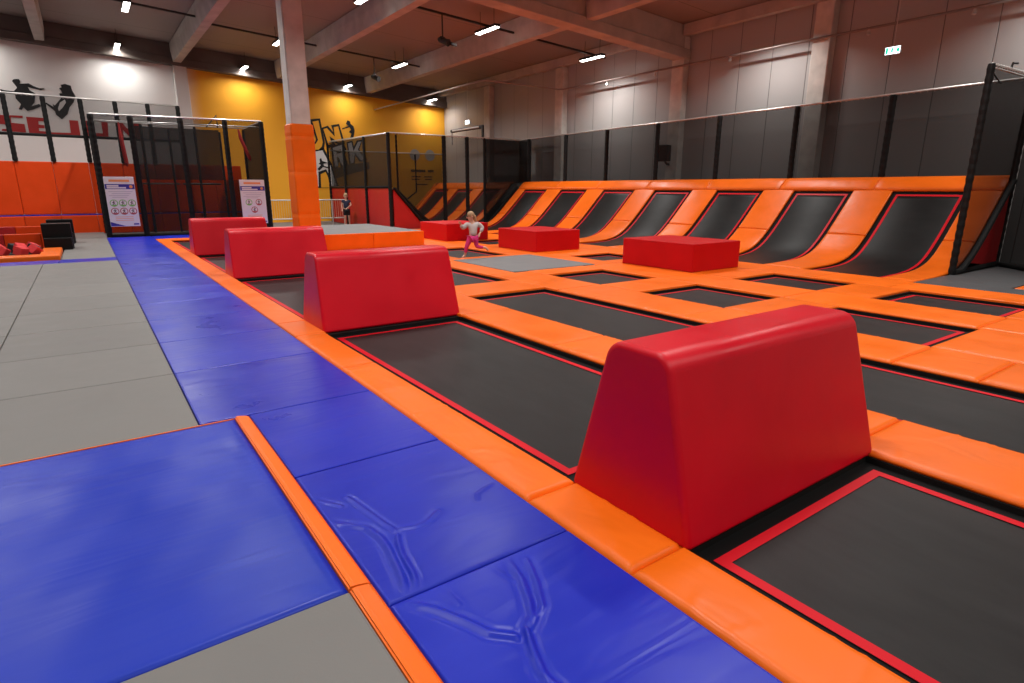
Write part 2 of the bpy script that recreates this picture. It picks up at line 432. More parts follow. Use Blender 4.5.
# grey mats on the left
gx = [(-.92, .43), (-2.26, -.92), (-3.6, -2.26)]
gy = [4.38, 4.5, 5.8] + [5.8 + 1.3 * k for k in range(1, 9)]
gy[0] = 4.36
rows = [(4.36, 5.8)] + [(5.8 + 1.3 * k, 7.1 + 1.3 * k) for k in range(8)]
cname = ['beside the blue lane', 'second column from the blue lane', 'third column from the blue lane']
for ci, (x0, x1) in enumerate(gx):
    for ri, (y0, y1) in enumerate(rows):
        y1 = min(y1, 16.2)
        if y1 - y0 < .2: continue
        if ci == 2 and y0 < 14: continue     # outside the picture
        n_ = ri if ci < 2 else ri - 7
        mat_box('floor_mat', x0, y0, x1, y1, 'grey', 'grey floor mat %s, %s past the blue crash mat' % (cname[ci], ORD[ri]), 'floor mat', 'grey floor mats')
for ci, (x0, x1) in enumerate(((-.66, .43), (-2.0, -.66), (-3.4, -2.0))):
    mat_box('floor_mat', x0, 16.2, x1, 16.95, 'blue', 'narrow blue mat crossing the grey floor before the foam pit, %s' % ('touching the blue lane', 'in front of pit corner', 'furthest from the lane')[ci], 'floor mat', 'blue mats before the foam pit')
for ci, (y0, y1) in enumerate(((16.95, 18.9), (18.9, 21.2), (21.2, 23.5), (23.5, 27.2))):
    mat_box('floor_mat', -.62, y0, .43, y1, 'grey', 'grey floor mat between foam pit and blue lane, %s from the pit front' % ORD[ci], 'floor mat', 'grey mats beside the foam pit')
mat_box('floor_mat', -3.4, 22.9, -.62, 27.2, 'grey', 'grey floor mat behind the foam pit and black steps', 'floor mat')
# grey mat in the lower foreground, left of the orange edging
mat_box('floor_mat', -1.0, .4, .655, 2.06, 'grey', 'grey floor mat nearest the camera, in front of the blue crash mat', 'floor mat', z1=.010)

# big blue crash mat with bevelled orange edging
cm = thing('crash_mat', 'large blue crash mat in the left foreground with orange edging', 'crash mat', (-.70, 3.2, -.05))
n = 90; bm = BM(); W, D = 2.7, 2.26
G = [[bm.verts.new((-W / 2 + W * i / n, -D / 2 + D * j / n,
      .058 + .003 * math.sin(i * .35 + 1.3 * math.sin(j * .09)) * math.sin(j * .22 + 2 * math.sin(i * .05)) * (1 if 3 < i < n - 3 and 3 < j < n - 3 else 0)
      - .008 * max(0, 1 - min(i * W, (n - i) * W, j * D, (n - j) * D) / n / .03) ** 2)) for j in range(n + 1)] for i in range(n + 1)]
for i in range(n):
    for j in range(n): bm.faces.new((G[i][j], G[i + 1][j], G[i + 1][j + 1], G[i][j + 1]))
rim = [G[i][0] for i in range(n)] + [G[n][j] for j in range(n)] + [G[i][n] for i in range(n, 0, -1)] + [G[0][j] for j in range(n, 0, -1)]
low = [bm.verts.new((v.co.x, v.co.y, 0)) for v in rim]
for k in range(len(rim)): bm.faces.new((rim[k], low[k], low[(k + 1) % len(rim)], rim[(k + 1) % len(rim)]))
bm.faces.new(low)
link('cover', bm, 'crash', cm, smooth=True)
def edging(y0, y1, top):
    bm = poly_prism([(0, 0), (.095, 0), (.095, .048), (.088, .056), (.02, top), (0, top - .003)], 'y', y0, y1 - y0)
    bmesh.ops.bevel(bm, geom=[e for e in bm.edges if abs(e.verts[0].co.y - e.verts[1].co.y) > .5], offset=.008, segments=2, affect='EDGES')
    return bm
link('edging', edging(-1.13, 1.14, .070), 'orange', cm, loc=(1.355, 0, 0))
bm = bevelled(-1.35, 1.132, 0, 1.35, 1.145, .056, .003, 2); link('edging', bm, 'orange', cm)
tag(link('edge_strip', edging(-1.6, 0, .068), 'orange', loc=(.655, 2.06, -.05)), 'narrow orange strip between the nearest grey mat and the blue lane', 'edge strip')

# ------------------------------------------------------------------ trampolines
T_FR = .055
def frame_ring(bm, x0, y0, x1, y1, w, z0, z1):
    box(bm, x0 - w, y0 - w, z0, x1 + w, y0, z1); box(bm, x0 - w, y1, z0, x1 + w, y1 + w, z1)
    box(bm, x0 - w, y0, z0, x0, y1, z1); box(bm, x1, y0, z0, x1 + w, y1, z1)
def flat_ring(bm, x0, y0, x1, y1, w, z):
    o = [bm.verts.new(p) for p in ((x0, y0, z), (x1, y0, z), (x1, y1, z), (x0, y1, z))]
    i = [bm.verts.new(p) for p in ((x0 + w, y0 + w, z), (x1 - w, y0 + w, z), (x1 - w, y1 - w, z), (x0 + w, y1 - w, z))]
    for k in range(4): bm.faces.new((o[k], o[(k + 1) % 4], i[(k + 1) % 4], i[k]))
def trampoline(x0, y0, x1, y1, label, group=None, fw=.16):
    cx, cy = (x0 + x1) / 2, (y0 + y1) / 2
    a, b = (x1 - x0) / 2, (y1 - y0) / 2
    t = thing('trampoline', label, 'trampoline', (cx, cy, -.5), 0, group)
    bm = BM(); frame_ring(bm, -a, -b, a, b, fw, 0, .461)
    link('frame', bm, 'frame', t)
    bm = BM(); nx, ny = max(4, int(a * 10)), max(4, int(b * 10)); m_ = .085
    def sag(u, v): return -.018 * (1 - u * u) * (1 - v * v)
    g = [[bm.verts.new(((a - m_) * (2 * i / nx - 1), (b - m_) * (2 * j / ny - 1), .426 + sag(2 * i / nx - 1, 2 * j / ny - 1))) for j in range(ny + 1)] for i in range(nx + 1)]
    for i in range(nx):
        for j in range(ny): bm.faces.new((g[i][j], g[i + 1][j], g[i + 1][j + 1], g[i][j + 1]))
    link('jumping_bed', bm, 'bed', t, smooth=True)
    bm = BM(); flat_ring(bm, -a, -b, a, b, .10, .423); link('spring_cover', bm, 'skirt', t)
    bm = BM(); flat_ring(bm, -a + .085, -b + .085, a - .085, b - .085, .058, .4298); link('border_tape', bm, 'tape', t)
    return t

trA = [(-2.6, 1.48), (2.34, 6.58), (7.48, 11.68), (12.58, 16.4), (17.3, 21.6)]
lA = ['long black trampoline at lower right, in front of the nearest red obstacle',
      'long black trampoline between the nearest and second red obstacles, by blue lane',
      'long black trampoline between the second and third red obstacles',
      'long black trampoline between the third and furthest red obstacles',
      'long black trampoline behind the furthest red obstacle, near the cage']
for (a, b), l in zip(trA, lA): trampoline(2.06, a, 3.82, b, l, 'long trampolines beside the blue lane')
trB = [(-1.3, 2.68), (3.70, 7.66), (8.68, 12.6)]
lB = ['long black trampoline at right edge, just behind the nearest red obstacle',
      'long black trampoline in the middle, seen over top of nearest red obstacle',
      'long black trampoline partly hidden by right end of second red obstacle']
for (a, b), l in zip(trB, lB): trampoline(4.62, a, 6.13, b, l, 'long trampolines of the second row')
trC = [(2.36, 3.98), (4.9, 6.44), (7.37, 8.82), (12.22, 14.5)]
lC = ['square trampoline at right beyond the big loose orange pad, third row',
      'square trampoline in front of the red box nearest the wall ramps',
      'square trampoline just in front of the grey landing mat, third row',
      'trampoline behind the grey landing mat, at the running child']
for (a, b), l in zip(trC, lC): trampoline(7.12, a, 8.58, b, l, 'square trampolines of the third row')
trD = [(2.40, 4.02), (4.9, 6.45), (9.88, 11.1), (14.75, 16.3)]
lD = ['square trampoline beside the grey mat at right edge, fourth row',
      'square trampoline between the nearest red box and the right grey mat',
      'square trampoline between the nearest and the middle red box',
      'small far trampoline between the middle red box and the furthest red box']
for (a, b), l in zip(trD, lD): trampoline(9.62, a, 11.0, b, l, 'square trampolines of the fourth row')

# ------------------------------------------------------------------ orange safety pads
def puffy(w, d):
    """cushion top with the little puckers its cover makes along the tucked edges"""
    bm = BM(); nx, ny = max(8, int(2 * w / .022)), max(8, int(2 * d / .022))
    rid = [(random.choice((-1, 1)) if w > d * .9 else (-1 if random.random() < .72 else 1), random.uniform(-d, d), random.uniform(-.5, .5), random.uniform(.010, .02), random.uniform(.002, .0065), random.uniform(.05, .20)) for _ in range(int(2 * d / .085))]
    G = []
    for i in range(nx + 1):
        row = []
        for j in range(ny + 1):
            x, y = -w + 2 * w * i / nx, -d + 2 * d * j / ny
            e = min(x + w, w - x, y + d, d - y); z = .038 - .022 * max(0, 1 - e / .035) ** 2 + .004 * min(1, e / .12)
            for sd, yc, sl, wd, ht, ln in rid:
                q = (x + w) if sd < 0 else (w - x)
                if q < ln * 3: z += ht * math.exp(-((y - yc - sl * q) / wd) ** 2) * math.exp(-(q / ln) ** 2) * min(1, e / .02)
            row.append(bm.verts.new((x, y, z)))
        G.append(row)
    for i in range(nx):
        for j in range(ny): bm.faces.new((G[i][j], G[i + 1][j], G[i + 1][j + 1], G[i][j + 1]))
    rim = [G[i][0] for i in range(nx)] + [G[nx][j] for j in range(ny)] + [G[i][ny] for i in range(nx, 0, -1)] + [G[0][j] for j in range(ny, 0, -1)]
    low = [bm.verts.new((v.co.x, v.co.y, 0)) for v in rim]
    for k in range(len(rim)): bm.faces.new((rim[k], low[k], low[(k + 1) % len(rim)], rim[(k + 1) % len(rim)]))
    bm.faces.new(low)
    return bm
def pad(x0, y0, x1, y1, label, group):
    if y0 < 6.4 and x0 < 9 and x0 + y0 < 11.5:
        o = link('safety_pad', puffy((x1 - x0) / 2 - .002, (y1 - y0) / 2 - .002), 'orange', loc=((x0 + x1) / 2, (y0 + y1) / 2, -.038), smooth=True)
        return tag(o, label, 'safety pad', group)
    w, d = (x1 - x0) / 2 - .002, (y1 - y0) / 2 - .002
    bm = BM(); box(bm, -w, -d, 0, w, d, .038)
    # puffy: crown the top a little, soft rounded long edges
    bmesh.ops.bevel(bm, geom=[e for e in bm.edges if e.verts[0].co.z > .03 and e.verts[1].co.z > .03], offset=.020, segments=3, profile=.55, affect='EDGES')
    o = link('safety_pad', bm, 'orange', loc=((x0 + x1) / 2, (y0 + y1) / 2, -.038))
    o.rotation_euler = (0, 0, random.uniform(-.0012, .0012))
    return tag(o, label, 'safety pad', group)

def strip(x0, x1, brk, where, group, first=0):
    for k, (a, b) in enumerate(zip(brk[:-1], brk[1:])):
        pad(x0, a, x1, b, 'orange safety pad %s, %s from front' % (where, ORD[k + first]), group)

strip(1.70, 2.055, [-1.2, 1.5, 2.25, 5.12, 6.58, 7.35, 10.2, 11.6, 12.4, 15.2, 16.3, 17.1, 19.9, 21.62], 'along the blue lane', 'orange pads along the blue lane')
strip(3.83, 4.61, [-1.5, 1.6, 4.65, 6.55, 9.6, 11.6, 14.88], 'behind the row of red obstacles', 'orange pads behind the obstacles')
strip(3.83, 4.61, [15.47, 18.4, 21.62], 'in the strip past the concrete column', 'orange pads past the column')
strip(6.14, 7.11, [-1.2, 1.6, 2.3, 4.85, 7.35, 9.4], 'between second and third trampoline rows', 'orange pads between rows two and three')
strip(6.14, 6.76, [9.4, 11.88], 'left of the grey landing mat', 'orange pads around the grey landing mat')
strip(6.14, 7.11, [11.88, 13.7, 15.6], 'left of the trampoline where the child runs', 'orange pads beside the running child')
strip(8.59, 9.61, [-.6, 2.35, 4.85, 7.32, 9.4], 'between third and fourth trampoline rows', 'orange pads between rows three and four')
strip(8.98, 9.61, [9.4, 11.88], 'right of the grey landing mat', 'orange pads around the grey landing mat')
strip(8.59, 9.61, [11.88, 14.4, 17.0, 19.4, 21.6], 'in the strip running back past the three red boxes', 'orange pads in the far strip by the red boxes')
strip(11.02, 11.9, [-1.0, 2.3, 4.36], 'left of the grey mat at the right edge', 'orange pads beside the right grey mat')
strip(11.02, 12.1, [4.36, 5.7, 8.2, 10.6, 13.1, 15.5, 18.0, 20.2, 21.6], 'along the foot of the wall ramps', 'orange pads along the ramps')
def cross(x0, x1, lst, where, group):
    for k, (a, b) in enumerate(lst):
        pad(x0, a, x1, b, 'orange cross pad %s, %s from front' % (where, ORD[k]), group)
cross(4.615, 6.135, [(2.70, 3.68), (7.68, 8.66), (12.62, 14.0), (14.0, 15.6)], 'between the long trampolines of row two', 'orange cross pads of row two')
cross(7.115, 8.585, [(-1.2, 2.33), (4.0, 4.88), (6.46, 7.35), (8.84, 9.45)], 'between the square trampolines of row three', 'orange cross pads of row three')
cross(7.115, 8.585, [(11.89, 12.2)], 'behind the grey landing mat', 'orange pads around the grey landing mat')
cross(7.115, 8.585, [(14.52, 15.6)], 'between running child and the grey platform', 'orange cross pads beside the platform')
cross(8.05, 8.585, [(15.6, 18.6), (18.6, 21.6)], 'right of the grey platform', 'orange cross pads right of the platform')
cross(9.615, 11.015, [(-1.0, 2.38), (4.04, 4.88), (6.47, 7.40), (7.40, 9.3), (9.3, 9.86), (11.12, 12.2), (12.2, 13.9), (13.9, 14.73), (16.32, 17.1), (17.1, 19.0), (19.0, 21.6)],
      'of the fourth row beside the wall ramps', 'orange cross pads of row four')
for k, (a, b) in enumerate(((1.70, 3.82), (3.82, 6.2), (6.2, 8.6), (8.6, 11.02), (11.02, 12.1))):
    pad(a, 21.62, b, 22.34, 'orange pad closing the far end of the court, %s from the lane' % ORD[k], 'orange pads at the far end')
# grey landing mat in the third row
lm = mat_box('landing_mat', 6.77, 9.47, 8.97, 11.88, 'platform', 'grey square landing mat set among the orange pads', 'landing mat', z0=-.05, z1=.004, r=.01)
bm = BM(); box(bm, 6.8, 9.5, -.5, 8.94, 11.85, -.05); o = link('base', bm, 'frame'); 
o.parent = lm; o.matrix_parent_inverse = Matrix.Translation(-lm.location)
# carriers (timber ground under pads where no trampoline frame reaches)
bm = BM()
for q in ((9.75, 7.45, 10.9, 9.25), (9.75, 12.25, 10.9, 13.85), (9.75, 17.15, 10.9, 18.95), (9.75, 19.1, 11.0, 21.5), (7.2, 14.7, 8.5, 21.5), (4.7, 13.6, 6.9, 21.5), (4.0, 15.6, 4.5, 21.6),
          (11.1, -.9, 11.85, 4.5), (11.2, 4.65, 12.0, 21.5), (1.72, 21.65, 12.0, 22.3), (7.2, -1.1, 8.5, 2.2), (9.75, -.9, 10.9, 2.2), (8.7, -.5, 9.5, 2.2), (6.25, -1.1, 7.0, 2.2), (8.78, 12, 9.4, 21.5), (6.3, 9.5, 6.7, 15.5), (9.1, 9.5, 9.5, 11.9), (3.95, 11.7, 4.5, 14.7), (2.1, 1.65, 3.75, 2.15), (2.1, 6.7, 3.75, 7.2), (2.1, 11.75, 3.75, 12.25), (2.1, 16.45, 3.75, 16.95), (1.72, -1.1, 1.9, 21.6)):
    box(bm, q[0], q[1], -.5, q[2], q[3], -.0385)
struct('floor', bm, 'frame')

# right-hand grey mats and orange pad
mat_box('floor_mat', 11.92, -1.5, 12.55, 4.35, 'shadedmat', 'narrow grey mat at the right edge, beside the orange pads', 'floor mat')
mat_box('floor_mat', 12.55, 3.1, 17.0, 4.35, 'shadedmat', 'grey mat below the red triangular ramp side at right edge', 'floor mat')
pad(12.6, .5, 13.6, 3.08, 'orange pad peeking in at right edge upon the grey mats', 'orange pad on right mats')

# ------------------------------------------------------------------ red obstacles (padded truncated wedges)
def wedge(y0, label, dx=0.):
    x0, x1, y1 = 2.045, 3.885, y0 + .83
    cx, cy = (x0 + x1) / 2, (y0 + y1) / 2
    a, b, h = (x1 - x0) / 2, (y1 - y0) / 2, .90
    at, ar, bt = a - .03, a - .045, .195
    bm = BM()
    lo = [bm.verts.new(p) for p in ((-a, -b, 0), (a, -b, 0), (a, b, 0), (-a, b, 0))]
    hi = [bm.verts.new(p) for p in ((-at, -bt, h), (ar, -bt, h), (ar, bt, h), (-at, bt, h))]
    bm.faces.new(lo[::-1]); top = bm.faces.new(hi)
    for k in range(4): bm.faces.new((lo[k], lo[(k + 1) % 4], hi[(k + 1) % 4], hi[k]))
    long_top = [e for e in bm.edges if all(v.co.z > .5 for v in e.verts) and abs(e.verts[0].co.y - e.verts[1].co.y) < .01]
    bmesh.ops.bevel(bm, geom=long_top, offset=.085, segments=6, profile=.5, affect='EDGES')
    rest = [e for e in bm.edges if len(e.link_faces) == 2 and e.calc_face_angle(0) > .6]
    bmesh.ops.bevel(bm, geom=rest, offset=.032, segments=4, profile=.5, affect='EDGES')
    o = link('foam_obstacle', bm, 'red', loc=(cx + dx, cy, -.0375))
    for p in o.data.polygons: p.use_smooth = p.area < .05 
    # stitched seams round the end covers
    return tag(o, label, 'foam obstacle', 'red wedge obstacles along the blue lane')
wedge(1.46, 'large red foam wedge nearest the camera, between two long trampolines')
wedge(6.64, 'second nearest red foam wedge along the blue lane, whole front face seen')
wedge(11.74, 'third red foam wedge, in front of the orange wrapped column')
wedge(16.45, 'furthest and smallest looking red foam wedge, before the netted cage')

# red boxes
def red_box(x0, y0, x1, y1, h, label):
    bm = bevelled(x0, y0, 0, x1, y1, h, .02, 3)
    cx, cy = (x0 + x1) / 2, (y0 + y1) / 2
    bmesh.ops.translate(bm, verts=bm.verts, vec=(-cx, -cy, 0))
    return tag(link('foam_box', bm, 'redbox', loc=(cx, cy, 0)), label, 'foam box', 'red boxes on the fourth row')
red_box(9.62, 7.38, 11.16, 9.28, .56, 'square red foam box nearest the camera, below the wall ramps')
red_box(9.40, 12.14, 10.90, 13.9, .54, 'middle red foam box, behind the grey landing mat')
red_box(9.08, 16.3, 10.62, 18.1, .54, 'furthest red foam box, behind the running child')

# grey platform with orange padded sides
pf = thing('platform', 'low grey topped platform with orange padded sides beside the column', 'platform', (6.37, 17.7, 0))
bm = bevelled(-1.53, -2.08, .36, 1.53, 2.1, .42, .012, 2); link('deck', bm, 'platform', pf)
for x0, x1 in ((-1.555, 0), (0, 1.555)):
    link('front_pad', bevelled(x0 + .002, -2.13, 0, x1 - .002, -2.05, .418, .02, 3), 'orange', pf)
link('side_pad', bevelled(1.51, -2.06, 0, 1.58, 2.1, .40, .02, 3), 'orange', pf)
link('side_pad', bevelled(-1.58, -2.06, 0, -1.51, 2.1, .40, .02, 3), 'orange', pf)
bm = BM(); box(bm, -1.5, -2.04, 0, 1.5, 2.08, .36); link('base', bm, 'frame', pf)

# ------------------------------------------------------------------ wall ramps
PROF = [(12.1, .0), (12.7, .005), (13.2, .015), (13.6, .045), (13.95, .11), (14.25, .23), (14.5, .40), (14.75, .61), (15.0, .845), (15.3, 1.14), (15.77, 1.60)]
TOPP = [(15.77, 1.60), (15.97, 1.795), (16.07, 1.87)]
def resample(P, n):
    d = [0]
    for a, b in zip(P[:-1], P[1:]): d.append(d[-1] + math.dist(a, b))
    out = []
    for k in range(n + 1):
        t = d[-1] * k / n
        i = max(j for j in range(len(d)) if d[j] <= t + 1e-9); i = min(i, len(P) - 2)
        u = (t - d[i]) / (d[i + 1] - d[i]); out.append((P[i][0] + (P[i + 1][0] - P[i][0]) * u, P[i][1] + (P[i + 1][1] - P[i][1]) * u))
    return out
def offset(P, o):
    out = []
    for i, p in enumerate(P):
        a, b = P[max(0, i - 1)], P[min(len(P) - 1, i + 1)]
        tx, tz = b[0] - a[0], b[1] - a[1]; l = math.hypot(tx, tz)
        out.append((p[0] - tz / l * o, p[1] + tx / l * o))
    return out
def sweep(P, y0, y1, top, thick, mirror=None, puff=0.):
    """slab following the ramp profile between y0 and y1; top = height above the profile"""
    bm = BM(); A = offset(P, top); B = offset(P, top - thick)
    fx = (lambda x: x) if mirror is None else (lambda x: mirror - x)
    r = []
    na = len(A) - 1
    for i, ((ax, az), (bx, bz)) in enumerate(zip(A, B)):
        e = min(.02, thick * .4); u = (A[i][0] - B[i][0]) / thick, (A[i][1] - B[i][1]) / thick
        dip = (.014 if i in (0, na) else 0) * (1 if puff else 0)
        sec = [(y0, -thick * .4 - dip), (y0 + e * .35, -thick * .1 - dip)] + [(y0 + e + (y1 - y0 - 2 * e) * q, puff * math.sin(PI * q) ** .6 - dip) for q in ((0, .06, .2, .5, .8, .94, 1) if puff else (0, 1))] + [(y1 - e * .35, -thick * .1 - dip), (y1, -thick * .4 - dip), (y1, -thick), (y0, -thick)]
        r.append([bm.verts.new((fx(ax + u[0] * h), y, az + u[1] * h)) for y, h in sec])
    ns = len(r[0])
    for i in range(len(r) - 1):
        for k in range(ns): bm.faces.new((r[i][k], r[i][(k + 1) % ns], r[i + 1][(k + 1) % ns], r[i + 1][k]))
    bm.faces.new(r[0][::-1]); bm.faces.new(r[-1])
    return bm
FULL = resample(PROF, 26)
PT = resample(TOPP, 4)
def inset(P, s):
    """cut a length s off both ends"""
    d = [0]
    for a, b in zip(P[:-1], P[1:]): d.append(d[-1] + math.dist(a, b))
    L_ = d[-1]; n = len(P) - 1
    def at(t):
        i = max(j for j in range(len(d)) if d[j] <= t + 1e-9); i = min(i, n - 1)
        u = (t - d[i]) / (d[i + 1] - d[i]); return (P[i][0] + (P[i + 1][0] - P[i][0]) * u, P[i][1] + (P[i + 1][1] - P[i][1]) * u)
    return [at(s + (L_ - 2 * s) * k / n) for k in range(n + 1)]
def ramp(y0, y1, label, group):
    t = thing('ramp_trampoline', label, 'wall trampoline', (12.1, (y0 + y1) / 2, 0), 0, group)
    inv = Matrix.Translation((-12.1, -(y0 + y1) / 2, 0))
    def p(nm, bm, mt, sm=False):
        bmesh.ops.transform(bm, matrix=inv, verts=bm.verts); return link(nm, bm, mt, t, smooth=sm)
    m_ = .10
    p('jumping_bed', sweep(inset(FULL, m_), y0 + m_, y1 - m_, -.045, .012), 'rampbed', True)
    bm = BM()
    s = sweep(FULL, y0, y1, -.056, .02); me = bpy.data.meshes.new('tmp'); s.to_mesh(me); s.free(); bm.from_mesh(me)
    p('spring_cover', bm, 'skirt')
    bm = BM(); I = inset(FULL, m_)
    segs = [sweep(I, y0 + m_, y0 + m_ + .055, -.040, .006), sweep(I, y1 - m_ - .055, y1 - m_, -.040, .006),
            sweep(I[-3:], y0 + m_, y1 - m_, -.0395, .006)]
    # narrow the top band
    for q in segs[:2]:
        me = bpy.data.meshes.new('tmp'); q.to_mesh(me); q.free(); bm.from_mesh(me)
    segs[2].free()
    a, b = I[-1], I[-2]; l = math.dist(a, b); c = (a[0] + (b[0] - a[0]) * .055 / l, a[1] + (b[1] - a[1]) * .055 / l)
    q = sweep([c, a], y0 + m_, y1 - m_, -.0395, .006); me = bpy.data.meshes.new('tmp'); q.to_mesh(me); q.free(); bm.from_mesh(me)
    p('border_tape', bm, 'tape')
    # carrying frame: two inclined rails on legs behind the bed
    bm = BM()
    for yy in (y0 - .14, y1 + .08):
        q = sweep(FULL, yy, yy + .06, -.055, .05); me = bpy.data.meshes.new('tmp'); q.to_mesh(me); q.free(); bm.from_mesh(me)
        box(bm, 15.55, yy, -.5, 15.61, yy + .06, 1.30); box(bm, 14.2, yy, -.5, 14.26, yy + .06, .17); box(bm, 12.12, yy, -.5, 12.18, yy + .06, -.06)
    p('frame', bm, 'frame')
    return t
RY = [(4.95 + 2.455 * k, 6.50 + 2.455 * k) for k in range(7)]
RN = ['nearest at right', 'second from the right', 'third from the right', 'fourth from the right, catching a pale reflection', 'fifth from the right', 'sixth from the right', 'seventh and last before the cage']
for (a, b), n_ in zip(RY, RN): ramp(a, b, 'curved black wall trampoline against the right wall, %s' % n_, 'curved wall trampolines')
EY = [(23.1, 24.6), (25.5, 27.0), (27.9, 29.4)]
for k, (a, b) in enumerate(EY): ramp(a, b, 'curved wall trampoline inside the far netted enclosure, %s from the front' % ORD[k], 'curved wall trampolines in the enclosure')
def ramp_pad(y0, y1, label, group):
    lo_ = resample(FULL[:18], 18); hi_ = resample(FULL[17:], 12)
    bmL = sweep(lo_[:1] + resample(lo_, 60)[1:-1] + [resample(lo_, 200)[-2]], y0, y1, .0, .05, puff=.016); o = link('ramp_pad', bmL, 'orange', smooth=True); tag(o, label + ', lower curved piece', 'ramp pad', group)
    hi_ = resample(hi_, 60); bmU = sweep(hi_[:1] + hi_[1:-1] + [resample(hi_, 150)[-2]], y0, y1, .0, .05, puff=.016); o = link('ramp_pad', bmU, 'orange', smooth=True); tag(o, label + ', upper straight piece', 'ramp pad', group)
gaps = [(4.37, 4.95)] + [(RY[k][1], RY[k + 1][0]) for k in range(6)] + [(RY[6][1], 21.75)]
gn = ['at the right end of the ramps', 'between first and second ramp from the right', 'between second and third ramp from the right', 'between third and fourth ramp from the right',
      'between fourth and fifth ramp from the right', 'between fifth and sixth ramp from the right', 'between sixth and seventh ramp from the right', 'at the far end of the ramps']
for (a, b), n_ in zip(gaps, gn): ramp_pad(a + .002, b - .002, 'orange pad ' + n_, 'orange pads between the wall ramps')
eg = [(22.58, 23.1), (24.6, 25.5), (27.0, 27.9), (29.4, 30.0)]
for k, (a, b) in enumerate(eg): ramp_pad(a + .002, b - .002, 'orange pad in far enclosure, %s strip from the front' % ORD[k], 'orange pads in the far enclosure')
tb = [(4.37, 6.95), (6.95, 9.4), (9.4, 11.85), (11.85, 14.3), (14.3, 16.75), (16.75, 19.2), (19.2, 21.75)]
for k, (a, b) in enumerate(tb):
    bm = sweep(PT + [(16.16, 1.895), (16.3, 1.90)], a + .002, b - .002, .012, .07, puff=.006)
    tag(link('top_pad', bm, 'orange', smooth=True), 'orange pad capping the top of the ramps, %s from the right' % ORD[k], 'ramp pad', 'orange pads along the ramp top')
for k, (a, b) in enumerate(((22.58, 25.05), (25.05, 27.45), (27.45, 30.0))):
    bm = sweep(PT + [(16.16, 1.895), (16.3, 1.90)], a + .002, b - .002, .012, .07, puff=.006)
    tag(link('top_pad', bm, 'orange', smooth=True), 'orange pad capping the ramps in the far enclosure, %s from the front' % ORD[k], 'ramp pad', 'orange top pads in the enclosure')
# dark backing wall under the ramp top (keeps the ramps' back closed)
bm = BM(); box(bm, 16.18, 4.4, -.5, 16.3, 21.75, 1.82); struct('trim_1', bm, 'frame')

# ------------------------------------------------------------------ nets
def post_bm(h, r=.055, wob=.0045, pitch=.17):
    """steel post in a foam sleeve, laced all the way up"""
    n = max(6, int(h / pitch)); pts, rr = [], []
    for k in range(2 * n + 1):
        pts.append((0, 0, h * k / (2 * n))); rr.append(r + (wob if k % 2 else -wob))
    return tube(BM(), pts, rr, 10)
def post(parent, x, y, z0, z1, r=.055, name='post', mt='sleeve'):
    return link(name, post_bm(z1 - z0, r), mt, parent, loc=(x - parent.location.x, y - parent.location.y, z0 - parent.location.z), smooth=False)
def rail(parent, a, b, r=.022, name='top_rail', mt='chrome', lacing=True):
    P0 = Vector(parent.location)
    o = link(name, tube(BM(), [Vector(a) - P0, Vector(b) - P0], r, 8), mt, parent, smooth=True)
    if lacing:
        L_ = (Vector(b) - Vector(a)).length; n = int(L_ / .14); bm = BM(); d = (Vector(b) - Vector(a)) / n
        pts = []
        for k in range(n * 4 + 1):
            c = Vector(a) - P0 + d * (k / 4); ph = k * PI / 2
            s = d.normalized().cross(Vector((0, 0, 1)))
            pts.append(c + (s * math.cos(ph) + Vector((0, 0, 1)) * math.sin(ph)) * (r + .008) + Vector((0, 0, -.008)))
        tube(bm, pts, .008, 4); link('lacing', bm, 'lace', o)
    return o
def panel(parent, pts, mt='net', name='net'):
    bm = BM(); P0 = Vector(parent.location); bm.faces.new([bm.verts.new(Vector(p) - P0) for p in pts])
    return link(name, bm, mt, parent)

# long net above the ramps, in front of the right wall
nf = thing('safety_net', 'long black safety net on posts above the wall ramps', 'safety net', (16.32, 13, 1.85))
panel(nf, [(16.32, 4.4, 1.89), (16.32, 22.4, 1.89), (16.32, 22.4, 3.70), (16.32, 4.4, 3.84)])
zt = lambda y: 3.86 - .0075 * (y - 4.6)
for y in (7.05, 9.45, 11.93, 14.38, 16.83, 19.2, 21.7): post(nf, 16.32, y, 1.90, zt(y) - .02, .075)
rail(nf, (16.32, 4.4, zt(4.4)), (16.32, 22.4, zt(22.4)), .024)
# divider net at the right end
dn = thing('safety_net', 'tall dark divider net with a red triangular ramp side at right', 'safety net', (13.63, 4.33, 0))
post(dn, 13.63, 4.33, .0, 3.80, .06)
post(dn, 16.02, 4.33, .0, 3.84, .06)
dg = [(x, z) for x, z in FULL if x > 13.63] + [(16.02, 1.83)]
panel(dn, [(13.63, 4.33, .08)] + [(x, 4.33, z) for x, z in dg] + [(16.02, 4.33, 3.82), (13.63, 4.33, 3.78)], 'netdense' if 0 else 'net')
rail(dn, (13.63, 4.33, 3.80), (16.02, 4.33, 3.86), .022); rail(dn, (13.63, 4.29, 3.73), (16.02, 4.29, 3.76), .016, lacing=False)
lowp = [(x, z - .1) for x, z in dg if x > 14.2]
bm = poly_prism([(x - 13.63, max(.02, z)) for x, z in lowp] + [(16.0 - 13.63, .02)], 'y', -.02, .04); link('side_panel', bm, 'redpanel', dn)
link('border_foam', tube(BM(), [(0, -.03, .05), (.35, -.03, .05)] + [(x - 13.63, -.03, z - .03) for x, z in dg if x > 14.1], .06, 8), 'sleeve', dn)
link('border_foam', tube(BM(), [(.35, -.02, .04), (2.39, -.02, .06)], .055, 8), 'sleeve', dn)
link('brace', tube(BM(), [(0, 0, 3.70), (2.66, .62, 3.80)], .014, 8), 'steel', dn)
link('clamp', tube(BM(), [(1.0, 0, 3.83), (1.05, 0, 3.93), (1.3, 0, 3.95)], .02, 6), 'steel', dn)
